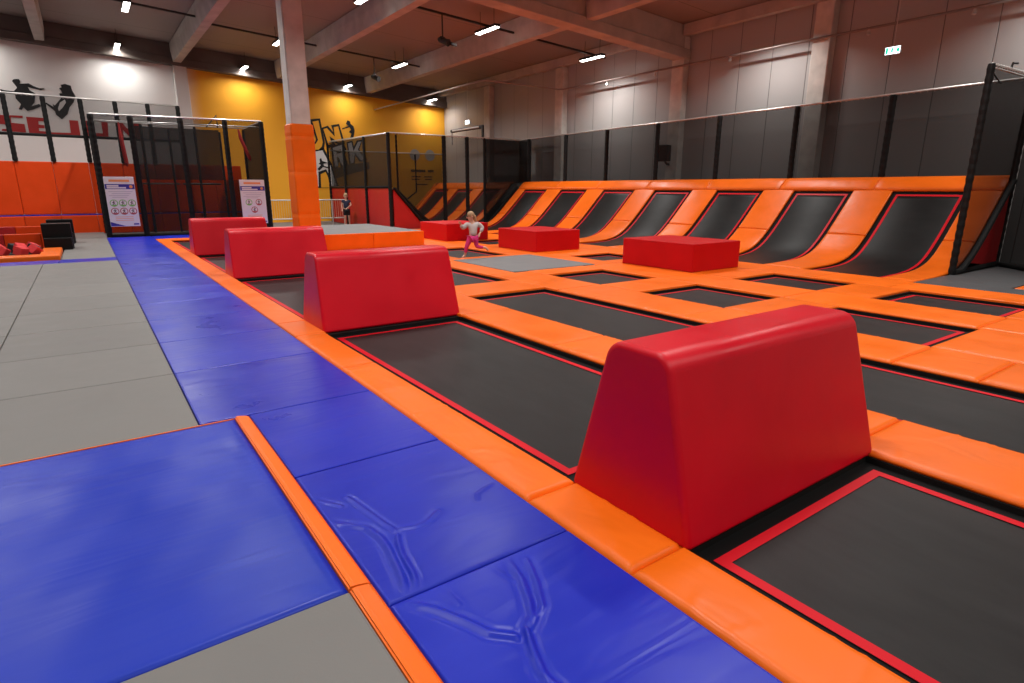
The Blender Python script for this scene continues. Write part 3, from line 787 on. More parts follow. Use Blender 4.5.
# net turning off along the right side
sn = thing('safety_net', 'black net wall at the right edge behind the grey mats', 'safety net', (16.02, 4.26, 0))
panel(sn, [(16.02, 4.26, .03), (14.3, 2.35, .03), (14.3, 2.35, 3.80), (16.02, 4.26, 3.80)], 'netdense')
post(sn, 14.3, 2.35, 0, 3.8)
rail(sn, (16.0, 4.24, 3.82), (14.3, 2.35, 3.82)); rail(sn, (16.0, 4.24, .05), (14.3, 2.35, .05), .05, 'bottom_rail', 'sleeve', False)

# far enclosure
en = thing('netted_enclosure', 'black netted enclosure with red padded sides in the far corner', 'net enclosure', (10.1, 22.5, -.05))
for y in (22.5, 25.0, 27.45, 29.6): post(en, 10.02, y, -.05, 3.72, .06 if y > 23 else .075)
for x in (12.5, 13.62, 14.5): post(en, x, 22.5, -.05, 3.72, .085 if x < 14 else .06)
post(en, 10.42, 22.62, 1.2, 3.68, .04); post(en, 17.0, 22.5, -.05, 3.72, .05)
for y in (22.5,): rail(en, (10.1, y, 3.72), (17.0, y, 3.74), .024)
rail(en, (10.1, 22.5, 3.72), (10.1, 29.6, 3.80), .024); rail(en, (10.1, 29.6, 3.40), (16.3, 29.6, 3.42), .022, lacing=False)
rail(en, (10.05, 22.5, 1.66), (10.05, 29.6, 1.66), .05, 'mid_rail', 'sleeve', False)
panel(en, [(10.1, 22.5, 1.66), (10.1, 29.6, 1.66), (10.1, 29.6, 3.75), (10.1, 22.5, 3.70)], 'netcorner')
panel(en, [(10.1, 22.5, 1.66), (11.55, 22.5, .04), (14.6, 22.5, .06), (16.3, 22.5, 1.8), (17.0, 22.5, 1.9), (17.0, 22.5, 3.7), (10.1, 22.5, 3.7)], 'netmid')
panel(en, [(14.5, 22.52, .04), (17.0, 22.52, .04), (17.0, 22.52, 3.7), (14.5, 22.52, 3.7)], 'netdense')
panel(en, [(10.2, 29.6, .1), (16.3, 29.6, .1), (16.3, 29.6, 3.4), (10.2, 29.6, 3.4)], 'netlight')
for y0, y1 in ((22.58, 24.92), (25.08, 27.37), (27.53, 29.55)):
    bm = bevelled(-.04, y0 - 22.5, .02, .04, y1 - 22.5, 1.68, .015, 2); link('side_panel', bm, 'redpanel', en)
bm = poly_prism([(.04, .05), (1.42, .05), (.04, 1.62)], 'y', -.02, .06); link('end_panel', bm, 'redpanel', en)
bm = poly_prism([(4.55, .05), (6.1, .05), (6.1, 1.62)], 'y', .0, .05); link('end_panel', bm, 'redpanel', en)
link('border_foam', tube(BM(), [(.05, -.06, 1.68), (1.5, -.06, .06)], .055, 8), 'sleeve', en)
link('border_foam', tube(BM(), [(4.45, -.06, .06), (6.15, -.06, 1.75)], .055, 8), 'sleeve', en)
link('border_foam', tube(BM(), [(2.6, 7.1, .1), (3.2, 7.1, .5), (4.6, 7.1, 1.5), (4.6, 7.1, 3.4)], .045, 8), 'sleeve', en)
# mirrored ramp inside against the left side of the enclosure
bm = sweep(FULL[8:], 23.0, 29.5, 0, .05, mirror=26.35); bmesh.ops.translate(bm, verts=bm.verts, vec=(-10.1, -22.5, .05)); link('inner_ramp', bm, 'bed', en)
# second net with a folded top bar above it
hb = thing('roller_bar', 'dark roller bar on brackets above the far enclosure net', 'bar', (14.5, 22.62, 3.7))
link('roller', tube(BM(), [(0, 0, .50), (0, 2.7, .50)], .075, 10), 'steel', hb); link('painted_sheen', tube(BM(), [(-.06, .2, .50), (-.06, 2.5, .50)], .04, 8), 'chrome', hb)  # pale tube stands in for light reflected along the roller
link('bracket', tube(BM(), [(0, 0, .56), (0, 0, 0)], .06, 8), 'steel', hb); link('bracket', tube(BM(), [(0, 2.7, .5), (0, 2.7, -.1)], .05, 8), 'chrome', hb)

# left netted cage
cg = thing('netted_cage', 'black netted cage at the far end of the blue lane', 'net cage', (.5, 23.9, -.05))
tops = {.53: 3.86, 1.60: 3.87, 3.06: 3.90, 4.45: 3.93, 5.68: 3.95}
for x, z in tops.items(): post(cg, x, 23.9, 0, z, .085)
for x in (.53, 5.68): post(cg, x, 26.9, -.05, 3.9, .06)
for x in (2.1, 3.9): post(cg, x, 26.9, -.05, 3.9, .05)
rail(cg, (.53, 23.9, 3.88), (5.68, 23.9, 3.97), .026); rail(cg, (.53, 24.3, 3.72), (5.68, 24.3, 3.80), .018, lacing=False)
rail(cg, (.53, 23.9, 3.88), (.53, 26.9, 3.92), .022); rail(cg, (5.68, 23.9, 3.95), (5.68, 26.9, 3.95), .022); rail(cg, (.53, 26.9, 3.92), (5.68, 26.9, 3.95), .02, lacing=False)
rail(cg, (3.1, 25.6, 1.75), (4.4, 25.6, 1.75), .035, 'mid_rail', 'steel', False); rail(cg, (1.7, 25.6, 1.75), (3.0, 25.6, 1.75), .03, 'mid_rail', 'steel', False)
rail(cg, (.53, 23.9, .03), (5.68, 23.9, .03), .06, 'bottom_rail', 'sleeve', False)
panel(cg, [(.53, 23.9, 0), (5.68, 23.9, 0), (5.68, 23.9, 3.95), (.53, 23.9, 3.87)], 'netmid')
panel(cg, [(.53, 23.9, 0), (.53, 26.9, 0), (.53, 26.9, 3.9), (.53, 23.9, 3.87)], 'netlight')
panel(cg, [(5.68, 23.9, 0), (5.68, 26.9, 0), (5.68, 26.9, 3.9), (5.68, 23.9, 3.95)], 'netdense')
panel(cg, [(1.75, 26.0, 1.9), (4.6, 26.0, 1.9), (4.6, 26.0, 3.75), (1.75, 26.0, 3.75)], 'netdense')
panel(cg, [(1.75, 26.05, 0), (5.6, 26.05, 0), (5.6, 26.05, 1.9), (1.75, 26.05, 1.9)], 'netlight')
for k in range(5): link('upright', tube(BM(), [(1.5 + .85 * k, 1.7, .05), (1.5 + .85 * k, 1.7, 3.7)], .04, 8), 'sleeve', cg)
bm = BM(); tube(bm, [(3.7, 2.2, 3.9), (4.1, 2.2, 4.35), (4.1, 2.2, 3.9)], .03, 6); link('corner_bracket', bm, 'steel', cg)
def strap(pts, label):
    bm = BM(); tube(bm, pts, [.02, .06, .06, .02], 8); tag(link('hanging_strap', bm, 'mural_red'), label, 'strap', 'red straps in the cage')
strap([(1.30, 24.5, 3.72), (1.31, 24.5, 3.2), (1.36, 24.5, 2.4), (1.36, 24.5, 2.3)], 'red strap hanging in the left bay of the netted cage')
strap([(5.0, 24.5, 3.72), (5.05, 24.5, 3.4), (5.3, 24.5, 2.7), (5.32, 24.5, 2.6)], 'red strap hanging in the right bay of the netted cage')

# fence with orange padding at the left
fn = thing('safety_net', 'black net on posts above the orange wall padding at left', 'safety net', (-2, 27.2, 2.49))
for x in (-3.85, -2.8, -1.74, -.68, .38, 1.42, 2.45, 3.45): post(fn, x, 27.2, 2.49 if x > 1 else 2.49, 4.66, .075)
panel(fn, [(-3.9, 27.2, 3.40), (3.5, 27.2, 3.40), (3.5, 27.2, 4.64), (-3.9, 27.2, 4.72)], 'netlight')
rail(fn, (-3.9, 27.2, 4.72), (3.5, 27.2, 4.66), .03); rail(fn, (-3.9, 27.2, 3.40), (3.5, 27.2, 3.36), .05, 'mid_rail', 'sleeve', False)
xs = [-3.9, -2.86, -1.8, -.74, .32, 1.36, 2.4, 3.44, 4.48, 5.5]
for k, (a, b) in enumerate(zip(xs[:-1], xs[1:])):
    where = 'left of the cage' if k < 4 else 'seen through the cage net'
    nn = ORD[3 - k] if k < 4 else ORD[k - 4]
    mat_box('upright_pad', a, 27.2, b, 27.45, 'wallpad', 'tall orange wall pad %s, %s from the cage corner' % (where, nn), 'wall pad', 'orange wall pads', z0=.66, z1=2.49, r=.03)
    mat_box('bench_pad', a, 26.95, b, 27.45, 'wallpad', 'low orange bench pad %s, %s from the cage corner' % (where, nn), 'bench pad', 'orange bench pads', z0=-.05, z1=.62, r=.03)
o = tag(link('blue_trim', bevelled(-3.9, 27.1, .62, 5.5, 27.2, .66, .005, 1), 'blue'), 'thin blue strip running along top of the orange bench pads', 'trim strip')

# rules boards on the cage
def board(x0, x1, z0, z1, y, picts, label):
    w, h = x1 - x0, z1 - z0
    t = thing('rules_board', label, 'sign', (x0, y, z0), 0)
    link('panel', bevelled(0, -.012, 0, w, .012, h, .004, 1), 'paper', t)
    def flat(nm, pts, mt, d=-.0135): 
        bm = BM(); bm.faces.new([bm.verts.new((a * w, d, b * h)) for a, b in pts]); return link(nm, bm, mt, t)
    def bar(nm, a, b, c, d, mt, dd=-.0135): return flat(nm, ((a, b), (c, b), (c, d), (a, d)), mt, dd)
    bar('heading', .16, .90, .84, .945, 'ink_orange')
    bar('title_band', .01, .755, .99, .855, 'ink_blue')
    bar('title_line', .07, .805, .46, .835, 'paper', -.0145); bar('title_line', .07, .768, .70, .796, 'paper', -.0145)
    def disc(cx, cz, r, mt, d, nm): 
        bm = BM(); bm.faces.new([bm.verts.new((cx * w + r * math.cos(q), d, cz * h + r * math.sin(q))) for q in [2 * PI * i / 20 for i in range(20)]]); return link(nm, bm, mt, t)
    disc(.87, .805, .05, 'ink_orange', -.0145, 'badge')
    for k, zz in enumerate((.70, .66, .62, .585)): bar('text_line', .10 + .1 * (k % 2), zz, .90 - .07 * k, zz + .012, 'ink_grey')
    for cx, cz, mt in picts:
        ob = disc(cx, cz, .115, mt, -.0135, 'pictogram'); ob2 = disc(cx, cz, .092, 'paper', -.0142, 'field')
        bm = BM()   # a small jumping figure and a base line
        X, Z = cx * w, cz * h
        def st(a, b, t_=.011):
            a, b = Vector((X + a[0], -.015, Z + a[1])), Vector((X + b[0], -.015, Z + b[1])); n_ = (b - a).normalized().cross(Vector((0, 1, 0))) * t_
            bm.faces.new([bm.verts.new(v) for v in (a - n_, b - n_, b + n_, a + n_)])
        st((0, .045), (0, -.01), .014); st((0, -.01), (-.035, -.05)); st((0, -.01), (.04, -.04)); st((0, .03), (.045, .04)); st((0, .03), (-.045, .015))
        bm.faces.new([bm.verts.new((X + .016 * math.cos(q), -.015, Z + .065 + .016 * math.sin(q))) for q in [2 * PI * i / 10 for i in range(10)]])
        link('figure', bm, 'ink_dark', t)
        bm = BM(); bm.faces.new([bm.verts.new((X + .09 * math.cos(q), -.0148, Z + .09 * math.sin(q))) for q in [PI * 1.2 + PI * .6 * i / 8 for i in range(9)]]); link('ground', bm, mt, t)
    for zz in (.19, .155, .12): bar('text_line', .2, zz, .8, zz + .01, 'ink_orange')
    flat('corner_wedge', ((.01, .01), (.5, .01), (.2, .06), (.01, .10)), 'ink_blue'); bar('footer_logo', .78, .03, .96, .06, 'ink_blue')
    return t
G_, R_ = 'ink_green', 'ink_red'
board(.60, 1.44, .35, 1.95, 23.78, [(.22, .475, G_), (.52, .475, G_), (.82, .475, G_), (.22, .31, R_), (.52, .31, R_), (.82, .31, R_)], 'white rules board with six round pictograms on the cage')
board(4.70, 5.56, .32, 1.90, 23.78, [(.30, .49, G_), (.70, .49, R_), (.50, .32, R_)], 'white rules board with three round pictograms, right end of the cage')

# ------------------------------------------------------------------ murals on the end wall
MUR = {
'U_black': [(9.69,4.91),(10.21,4.99),(10.37,3.86),(10.3,3.55),(10.06,3.39),(9.37,3.37),(9.41,3.81),(9.85,3.83),(9.93,3.98)],
'U_fill': [(9.82,4.81),(10.12,4.88),(10.26,3.87),(10.2,3.66),(10.02,3.49),(9.48,3.47),(9.5,3.7),(9.89,3.76),(10.03,3.96)],
'N_black': [(10.26,4.55),(10.58,4.67),(10.84,4.37),(10.75,4.7),(11.17,4.79),(11.41,3.83),(11.02,3.81),(10.83,3.9),(10.92,3.74),(10.45,3.55),(10.4,3.86)],
'N_fill': [(10.34,4.49),(10.52,4.55),(10.9,4.16),(10.88,4.61),(11.11,4.67),(11.27,3.92),(11.06,3.89),(10.62,4.17),(10.72,3.8),(10.54,3.74)],
'A_black': [(9.67,3.47),(10.3,3.59),(10.5,3.1),(10.65,2.8),(10.95,1.62),(9.35,1.62)],
'A_white': [(9.76,3.38),(10.21,3.47),(10.39,3.1),(10.55,2.76),(10.82,1.7),(9.45,1.7)],
'A_inner': [(9.88,1.64),(9.92,2.42),(10.33,2.55),(10.5,2.2),(10.56,1.64)],
'A_gap': [(10.0,1.64),(10.03,2.3),(10.29,2.42),(10.4,2.15),(10.45,1.64)],
'R_black': [(10.66,3.68),(11.31,3.9),(11.47,3.57),(11.38,3.3),(11.5,2.79),(11.12,2.63),(11.04,2.97),(10.93,2.58),(10.73,2.57)],
'R_white': [(10.75,3.61),(11.25,3.78),(11.37,3.54),(11.26,3.29),(11.39,2.83),(11.18,2.76),(11.03,3.16),(10.93,3.16),(10.97,2.73),(10.8,2.65)],
'R_hole': [(10.91,3.47),(11.16,3.55),(11.17,3.39),(10.94,3.31)],
'K_black': [(11.5,3.91),(11.82,4.02),(11.88,3.73),(12.06,4.03),(12.38,4.09),(12.16,3.59),(12.59,3.06),(12.15,2.95),(11.93,3.29),(11.87,2.85),(11.58,2.79)],
'K_white': [(11.57,3.86),(11.76,3.92),(11.84,3.48),(12.11,3.96),(12.3,3.99),(12.08,3.57),(12.43,3.11),(12.21,3.03),(11.91,3.41),(11.8,2.92),(11.65,2.86)],
'shade': [(10.73,2.57),(11.5,2.79),(12.64,2.97),(12.7,2.62),(11.09,2.19),(10.79,2.09)],
'figure': [(11.53,4.82),(11.62,4.99),(11.75,4.95),(11.77,4.83),(11.92,4.72),(11.97,4.51),(11.88,4.12),(11.7,4.13),(11.79,4.35),(11.66,4.42),(11.78,4.54),(11.71,4.66),(11.31,4.53),(11.3,4.58),(11.66,4.71)],
'hop': [(9.89,2.56),(10.08,2.75),(9.96,2.82),(10.04,2.87),(10.03,3.04),(10.11,3.09),(10.15,2.95),(10.44,2.86),(10.21,2.81),(10.23,2.71),(10.5,2.64),(10.47,2.58),(10.18,2.66),(9.96,2.46)],
'man': [(-2.01,5.24),(-1.9,5.21),(-1.61,5.2),(-1.49,5.34),(-1.53,5.42),(-1.61,5.57),(-1.54,5.64),(-1.39,5.66),(-1.36,5.58),(-1.39,5.49),(-1.11,5.53),(-.98,5.45),(-.81,5.38),(-.68,5.4),(-.64,5.36),(-.77,5.31),(-1.02,5.36),(-1.16,5.4),(-1.12,5.28),(-.96,5.17),(-1.04,4.84),(-1.16,4.69),(-.9,4.8),(-.85,4.71),(-1.15,4.56),(-1.31,4.5),(-1.41,4.63),(-1.48,4.54),(-1.57,4.55),(-1.47,4.74),(-1.6,4.94),(-1.59,5.15),(-1.91,5.15),(-2.02,5.18)],
'girl': [(-.18,5.44),(-.09,5.48),(-.11,5.57),(.04,5.62),(.22,5.57),(.24,5.39),(.32,5.19),(.22,4.94),(.06,4.74),(-.04,4.48),(-.26,4.27),(-.43,4.43),(-.44,4.56),(-.71,4.83),(-.67,4.87),(-.46,4.72),(-.48,4.83),(-.41,4.78),(-.16,5.08),(-.21,5.24),(-.1,5.26),(-.13,5.37)],
'girl_gap': [(-.33,4.66),(-.23,4.9),(-.05,5.03),(-.03,4.92),(-.16,4.73),(-.31,4.57)],
'S': [(-2.34,4.3),(-1.49,4.32),(-1.5,4.23),(-1.86,4.24),(-1.88,4.04),(-1.48,4.01),(-1.48,3.7),(-2.21,3.72),(-2.19,3.79),(-1.96,3.81),(-1.93,3.95),(-2.39,3.99)],
'E': [(-1.39,4.29),(-.81,4.28),(-.83,4.15),(-1.03,4.15),(-1.04,4.02),(-.87,4.01),(-.87,3.89),(-1.06,3.89),(-1.06,3.78),(-.69,3.77),(-.7,3.67),(-1.39,3.69)],
'J': [(-.69,3.75),(-.05,3.76),(-.03,4.25),(.26,4.25),(.26,3.67),(-.7,3.67)],
'U': [(.5,4.27),(.74,4.26),(.74,3.8),(1.04,3.8),(1.04,4.26),(1.26,4.26),(1.22,3.63),(.48,3.64)],
'M': [(1.54,4.16),(1.77,4.29),(1.94,4.03),(2.19,4.28),(2.4,4.27),(2.43,3.65),(2.21,3.64),(2.18,4.0),(1.94,3.75),(1.76,3.98),(1.76,3.62),(1.53,3.61)],
}
def mural(t, name, key, mt, layer=1):
    bm = poly_prism([(x - t.location.x, z - t.location.z) for x, z in MUR[key]], 'y', -.004 * layer, .003)
    return link(name, bm, mt, t)
t = thing('painted_lettering', 'red block lettering painted on the white end wall', 'lettering', (-.7, 30.99, 3.6))
for k in 'SEJUM': mural(t, 'letter', k, 'mural_red')
t = thing('mural', 'black silhouettes of two jumping people on the white wall', 'mural', (-.9, 30.99, 4.3))
mural(t, 'silhouette', 'man', 'black'); g_ = mural(t, 'silhouette', 'girl', 'black', 1.2); mural(t, 'gap', 'girl_gap', 'mural_white', 2)
t = thing('mural', 'black outlined yellow and white lettering on the yellow wall by the column', 'lettering', (11, 30.99, 2))
for L_, mt in (('U', 'mural_yellow'), ('N', 'mural_yellow'), ('A', 'mural_white'), ('R', 'mural_white'), ('K', 'mural_white')):
    mural(t, 'letter', L_ + '_black', 'black', 1.5); mural(t, 'letter_face', {'U': 'U_fill', 'N': 'N_fill'}.get(L_, L_ + '_white'), mt, 2.6)
mural(t, 'letter_eye', 'R_hole', 'black', 3.6); mural(t, 'letter_eye', 'A_inner', 'black', 3.6); mural(t, 'letter_gap', 'A_gap', 'mural_yellow', 4.6); mural(t, 'drop_shadow', 'shade', 'mural_brown', 1); mural(t, 'silhouette', 'figure', 'black', 2); mural(t, 'silhouette', 'hop', 'black', 5.6)
t = thing('painted_print', 'two pale round emblems and dark print lines on the far yellow wall', 'print', (15.8, 30.99, 2.5))
for cx in (15.37, 16.31):
    bm = poly_prism([(cx - 15.8 + .3 * math.cos(q), .92 + .3 * math.sin(q)) for q in [2 * PI * i / 24 for i in range(24)]], 'y', -.006, .005); link('emblem', bm, 'mural_grey', t)
for z_, a, b in ((.0, -.72, .2), (.0, .35, .72), (-.28, -.7, -.1), (-.28, .1, .6), (-.42, -.7, -.2), (-.42, .15, .6), (-.7, -.4, .3)):
    bm = BM(); box(bm, a, -.006, z_, b, -.001, z_ + (.14 if z_ == 0 else .06)); link('print_line', bm, 'mural_brown', t)

# ------------------------------------------------------------------ lamps, rails, pipe, exit sign, speaker
spots = [(1.94, 23.7), (1.96, 30.2), (6.70, 30.3), (6.70, 24.3), (7.26, 17.4), (11.50, 30.5), (11.46, 24.2), (16.15, 30.4), (11.36, 17.4), (16.0, 17.46), (1.94, 17.4)]
where = {(1.94, 23.7): 'left, above the white wall, nearer row', (1.96, 30.2): 'left, against the girder above the white wall', (6.70, 30.3): 'left of the column, far row',
         (6.70, 24.3): 'just left of the column, middle row', (7.26, 17.4): 'cut by top edge, right of the column', (11.50, 30.5): 'right of the column, far row', (11.46, 24.2): 'above the far enclosure, middle row',
         (16.15, 30.4): 'in the far right corner above the wall edge', (11.36, 17.4): 'brightest, beside the big beam end', (16.0, 17.46): 'furthest right, by the grey wall', (1.94, 17.4): 'over the blue lane, nearest row above the frame'}
def lamp_z(x): return 7.2 - .06 * x
LP = 130.
def area(x, y, z, p, sp=138):
    l = bpy.data.lights.new('lamp_light', 'AREA'); l.shape = 'RECTANGLE'; l.size = .17; l.size_y = 1.14; l.energy = p
    l.color = (1, .97, .93); l.spread = math.radians(sp)
    o = bpy.data.objects.new('lamp_light', l); COL.objects.link(o); o.location = (x, y, z); return o
for (x, y) in spots:
    z = lamp_z(x)
    if (x, y) != (1.94, 17.4):
        t = thing('ceiling_lamp', 'bright tubular ceiling lamp %s' % where[(x, y)], 'ceiling lamp', (x, y, z), 0, 'ceiling lamps')
        bm = bevelled(-.11, -.60, .02, .11, .60, .10, .02, 2); link('housing', bm, 'steel', t)
        bm = bevelled(-.085, -.57, -.005, .085, .57, .022, .01, 2); link('diffuser', bm, 'lamp', t)
        h = deck_z(x) - z
        for yy in (-.4, .4): link('hanger', tube(BM(), [(0, yy, .09), (0, yy, h)], .008, 6), 'steel', t)
    area(x, y, z - .03, LP * (.55 if y > 30 else 1.9 if y > 20 else .75 if x > 15 else 1), 155 if y > 20 else 138)
for x in (-2.7, 1.96, 6.7, 11.4, 16.0):
    for y in (10.7, 3.9, -2.9): area(x, y, lamp_z(x) - .03, LP * (.62 if x > 15 else 1))
for y in (17.4, 24.0, 30.2): area(-2.9, y, lamp_z(-2.9), LP * (.7 if y > 30 else 1.9 if y > 20 else 1), 155)
# cable rails between the purlins
rl = [((4.4, 8.1), 24.35, 'left of the column'), ((8.65, 12.45), 24.35, 'carrying the far pendant spotlight'), ((8.65, 12.45), 17.45, 'carrying the nearer pendant spotlight'), ((-.25, 3.9), 23.75, 'above the white wall at left'), ((13.0, 16.7), 17.5, 'near the grey wall')]
for (a, b), y, w in rl:
    bm = BM(); za, zb = lamp_z(a) + .13, lamp_z(b) + .13
    vs, fs = box(bm, a, y - .03, 0, b, y + .03, .06)
    for v in vs: v.co.z += lamp_z(v.co.x) + .14
    tag(link('cable_rail', bm, 'steel'), 'dark cable rail under the roof, %s' % w, 'cable rail', 'cable rails')
for x, y, w in ((10.4, 24.35, 'far'), (9.75, 17.45, 'nearer')):
    z = lamp_z(x) + .14
    t = thing('pendant_spotlight', 'black spotlight hanging on a rod from the %s ceiling rail' % w, 'spotlight', (x, y, z), .4, 'pendant spotlights')
    link('rod', tube(BM(), [(0, 0, 0), (0, 0, -.62)], .022, 8), 'steel', t)
    bm = BM(); tube(bm, [(-.10, 0, -.62), (-.10, 0, -.74)], .012, 6); tube(bm, [(.10, 0, -.62), (.10, 0, -.74)], .012, 6); tube(bm, [(-.10, 0, -.62), (.10, 0, -.62)], .014, 6); link('yoke', bm, 'steel', t)
    link('head', tube(BM(), [(0, .16, -.66), (0, .1, -.68), (0, -.14, -.78), (0, -.22, -.81)], [.05, .09, .09, .11], 12), 'steel', t)
    if w == 'nearer': link('barn_door', bevelled(.06, -.3, -.86, .34, -.22, -.78, .01, 1), 'steel', t)
# sprinkler pipe
pts = [(13.1, 30.9, 5.60), (13.1, 20.45, 5.62), (13.2, 20.3, 5.62), (16.78, 20.3, 5.62), (16.93, 20.15, 5.62), (16.93, -3, 5.55)]
t = thing('sprinkler_pipe', 'thin pipe along the top of the grey wall, turning to the end wall', 'pipe', (16.95, 20, 5.6))
link('pipe', tube(BM(), [Vector(p) - Vector((16.95, 20, 5.6)) for p in pts], .032, 8), 'pipe', t, smooth=True)
for y in (5.9, 8.15, 12.2, 15.2, 17.6):
    bm = BM(); tube(bm, [(0, y - 20, .02), (0, y - 20, -.10)], .035, 8); tube(bm, [(0, y - 20, -.10), (-.02, y - 20, -.16)], .05, 8); link('sprinkler_head', bm, 'chrome', t)
# exit sign
ex = thing('exit_sign', 'lit green and white exit sign hanging by the grey wall', 'exit sign', (16.55, 7.32, 4.88))
link('housing', bevelled(-.03, -.17, -.085, .03, .17, .085, .008, 1), 'paper', ex)
bm = BM(); box(bm, -.034, -.165, -.08, -.029, .165, .08); link('face', bm, 'exit_white', ex)
def exq(pts, nm): 
    bm = poly_prism(pts, 'x', -.037, .003); link(nm, bm, 'exit_green', ex)
exq([(.155, -.07), (.10, -.07), (.10, .07), (.155, .07)], 'door_mark')
exq([(-.15, .045), (-.095, .045), (-.095, .02), (-.075, .0), (-.095, -.02), (-.095, -.045), (-.15, -.045)], 'arrow')
exq([(.02, .06), (-.005, .06), (-.01, .02), (-.05, .01), (-.05, -.01), (-.005, -.005), (-.01, -.03), (-.04, -.065), (-.015, -.065), (.02, -.03), (.05, -.065), (.065, -.05), (.035, -.005), (.03, .04)], 'runner')
link('rod', tube(BM(), [(0, 0, .085), (0, 0, deck_z(16.55) - 4.88)], .009, 6), 'chrome', ex)
es = thing('lit_sign', 'small far lit sign above the netted enclosure, by the grey wall', 'lit sign', (16.6, 27.3, 4.90))
link('housing', bevelled(-.03, -.2, -.1, .03, .2, .1, .008, 1), 'paper', es)
bm = BM(); box(bm, -.035, -.19, -.09, -.029, .19, .09); link('face', bm, 'exit_white', es)
link('rod', tube(BM(), [(0, 0, .1), (0, 0, deck_z(16.6) - 4.90)], .009, 6), 'chrome', es)
# loudspeaker on the pillar
sp = thing('loudspeaker', 'black loudspeaker fixed to the grey wall pillar above the ramps', 'loudspeaker', (16.72, 14.42, 2.82), math.radians(18))
link('cabinet', bevelled(-.16, -.22, -.27, .16, .22, .27, .03, 2), 'black', sp)
link('grille', bevelled(-.175, -.19, -.24, -.158, .19, .24, .006, 1), 'steel', sp)
link('bracket', tube(BM(), [(.05, -.05, -.27), (.14, -.1, -.36), (.3, -.12, -.36)], .035, 8), 'steel', sp)
# steel barrier near the end wall
br = thing('barrier', 'grey steel barrier in front of the yellow wall, behind the column', 'barrier', (6.4, 27.0, -.05))
for x in (.05, 1.4, 2.75, 3.3): link('post', tube(BM(), [(x, 0, 0), (x, 0, 1.15)], .035, 8), 'chrome', br)
for z in (1.15, .35): link('rail', tube(BM(), [(0, 0, z), (3.35, 0, z)], .028, 8), 'chrome', br)
bm = BM()
for k in range(32): tube(bm, [(.12 + k * .1, 0, .35), (.12 + k * .1, 0, 1.15)], .006, 5)
link('bars', bm, 'chrome', br)

# ------------------------------------------------------------------ foam pit at left
fp = thing('foam_pit', 'foam pit with orange padded rim at far left', 'foam pit', (-2.2, 18.9, -.05))
link('rim_pad', bevelled(-1.2, -1.65, 0, 1.55, -1.1, .13, .03, 3), 'orange', fp)
link('rim_pad', bevelled(1.15, -1.10, 0, 1.55, .72, .13, .03, 3), 'orange', fp)
link('back_wall', bevelled(.35, 1.35, 0, 1.12, 1.48, .46, .02, 2), 'wallpad', fp); link('back_wall', bevelled(-1.2, 1.35, 0, .345, 1.48, .46, .02, 2), 'redpanel', fp)
link('side_wall', bevelled(.55, 2.2, 0, 1.2, 2.33, .61, .02, 2), 'wallpad', fp); link('side_wall', bevelled(-1.2, 2.2, 0, .545, 2.33, .61, .02, 2), 'redpanel', fp)
bm = BM(); box(bm, -1.2, -1.1, 0, 1.15, 1.45, .03); link('pit_floor', bm, 'foam_black', fp)
cube0 = None; k = 0
words = ['left', 'middle', 'right']
for (x, y, z, c, l) in [(-2.05, 18.2, .16, 'r', 'beside the orange rim at the left'), (-1.75, 18.3, .18, 'r', 'second from the left, by the front rim'), (-1.40, 18.2, .17, 'r', 'large, in the middle of the front rim'),
    (-1.16, 18.5, .16, 'r', 'third, near the right rim'), (-1.85, 18.75, .19, 'r', 'in the second line, left'), (-1.45, 18.8, .19, 'r', 'in the second line, middle'), (-1.22, 19.1, .14, 'b', 'black, at the right inner corner'),
    (-2.0, 19.2, .15, 'b', 'black, behind the red ones at left'), (-1.6, 19.3, .16, 'b', 'black, behind the red ones in the middle'), (-2.4, 18.4, .16, 'r', 'at the picture edge'), (-2.15, 18.75, .14, 'b', 'black, at the picture edge'), (-1.25, 19.5, .15, 'r', 'red, at the back by the steps')]:
    bm = bevelled(-.105, -.105, -.105, .105, .105, .105, .02, 2)
    o = link('foam_cube', bm, 'foam_red' if c == 'r' else 'foam_black', loc=(x, y, z - .04), rot=(random.uniform(.2, .8), random.uniform(.1, .7), random.uniform(0, 1.5)))
    tag(o, 'foam cube in the pit, %s' % l if c == 'b' else 'red foam cube in the pit, %s' % l.replace('red, ', ''), 'foam cube', 'foam cubes in the pit')
def steps(x0, x1, y0, h, label):
    t = thing('padded_steps', label, 'padded steps', ((x0 + x1) / 2, y0, -.05), 0)
    w = (x1 - x0) / 2
    link('lower_step', bevelled(-w, -.30, 0, w, .02, h * .5, .02, 2), 'blackvinyl', t)
    link('upper_step', bevelled(-w - .02, .0, 0, w + .02, .55, h, .02, 2), 'blackvinyl', t)
steps(-1.02, -.42, 20.0, .72, 'black padded steps at the corner of the foam pit')
steps(-.98, -.40, 22.0, .74, 'black padded steps behind the first ones, by the bench pads')

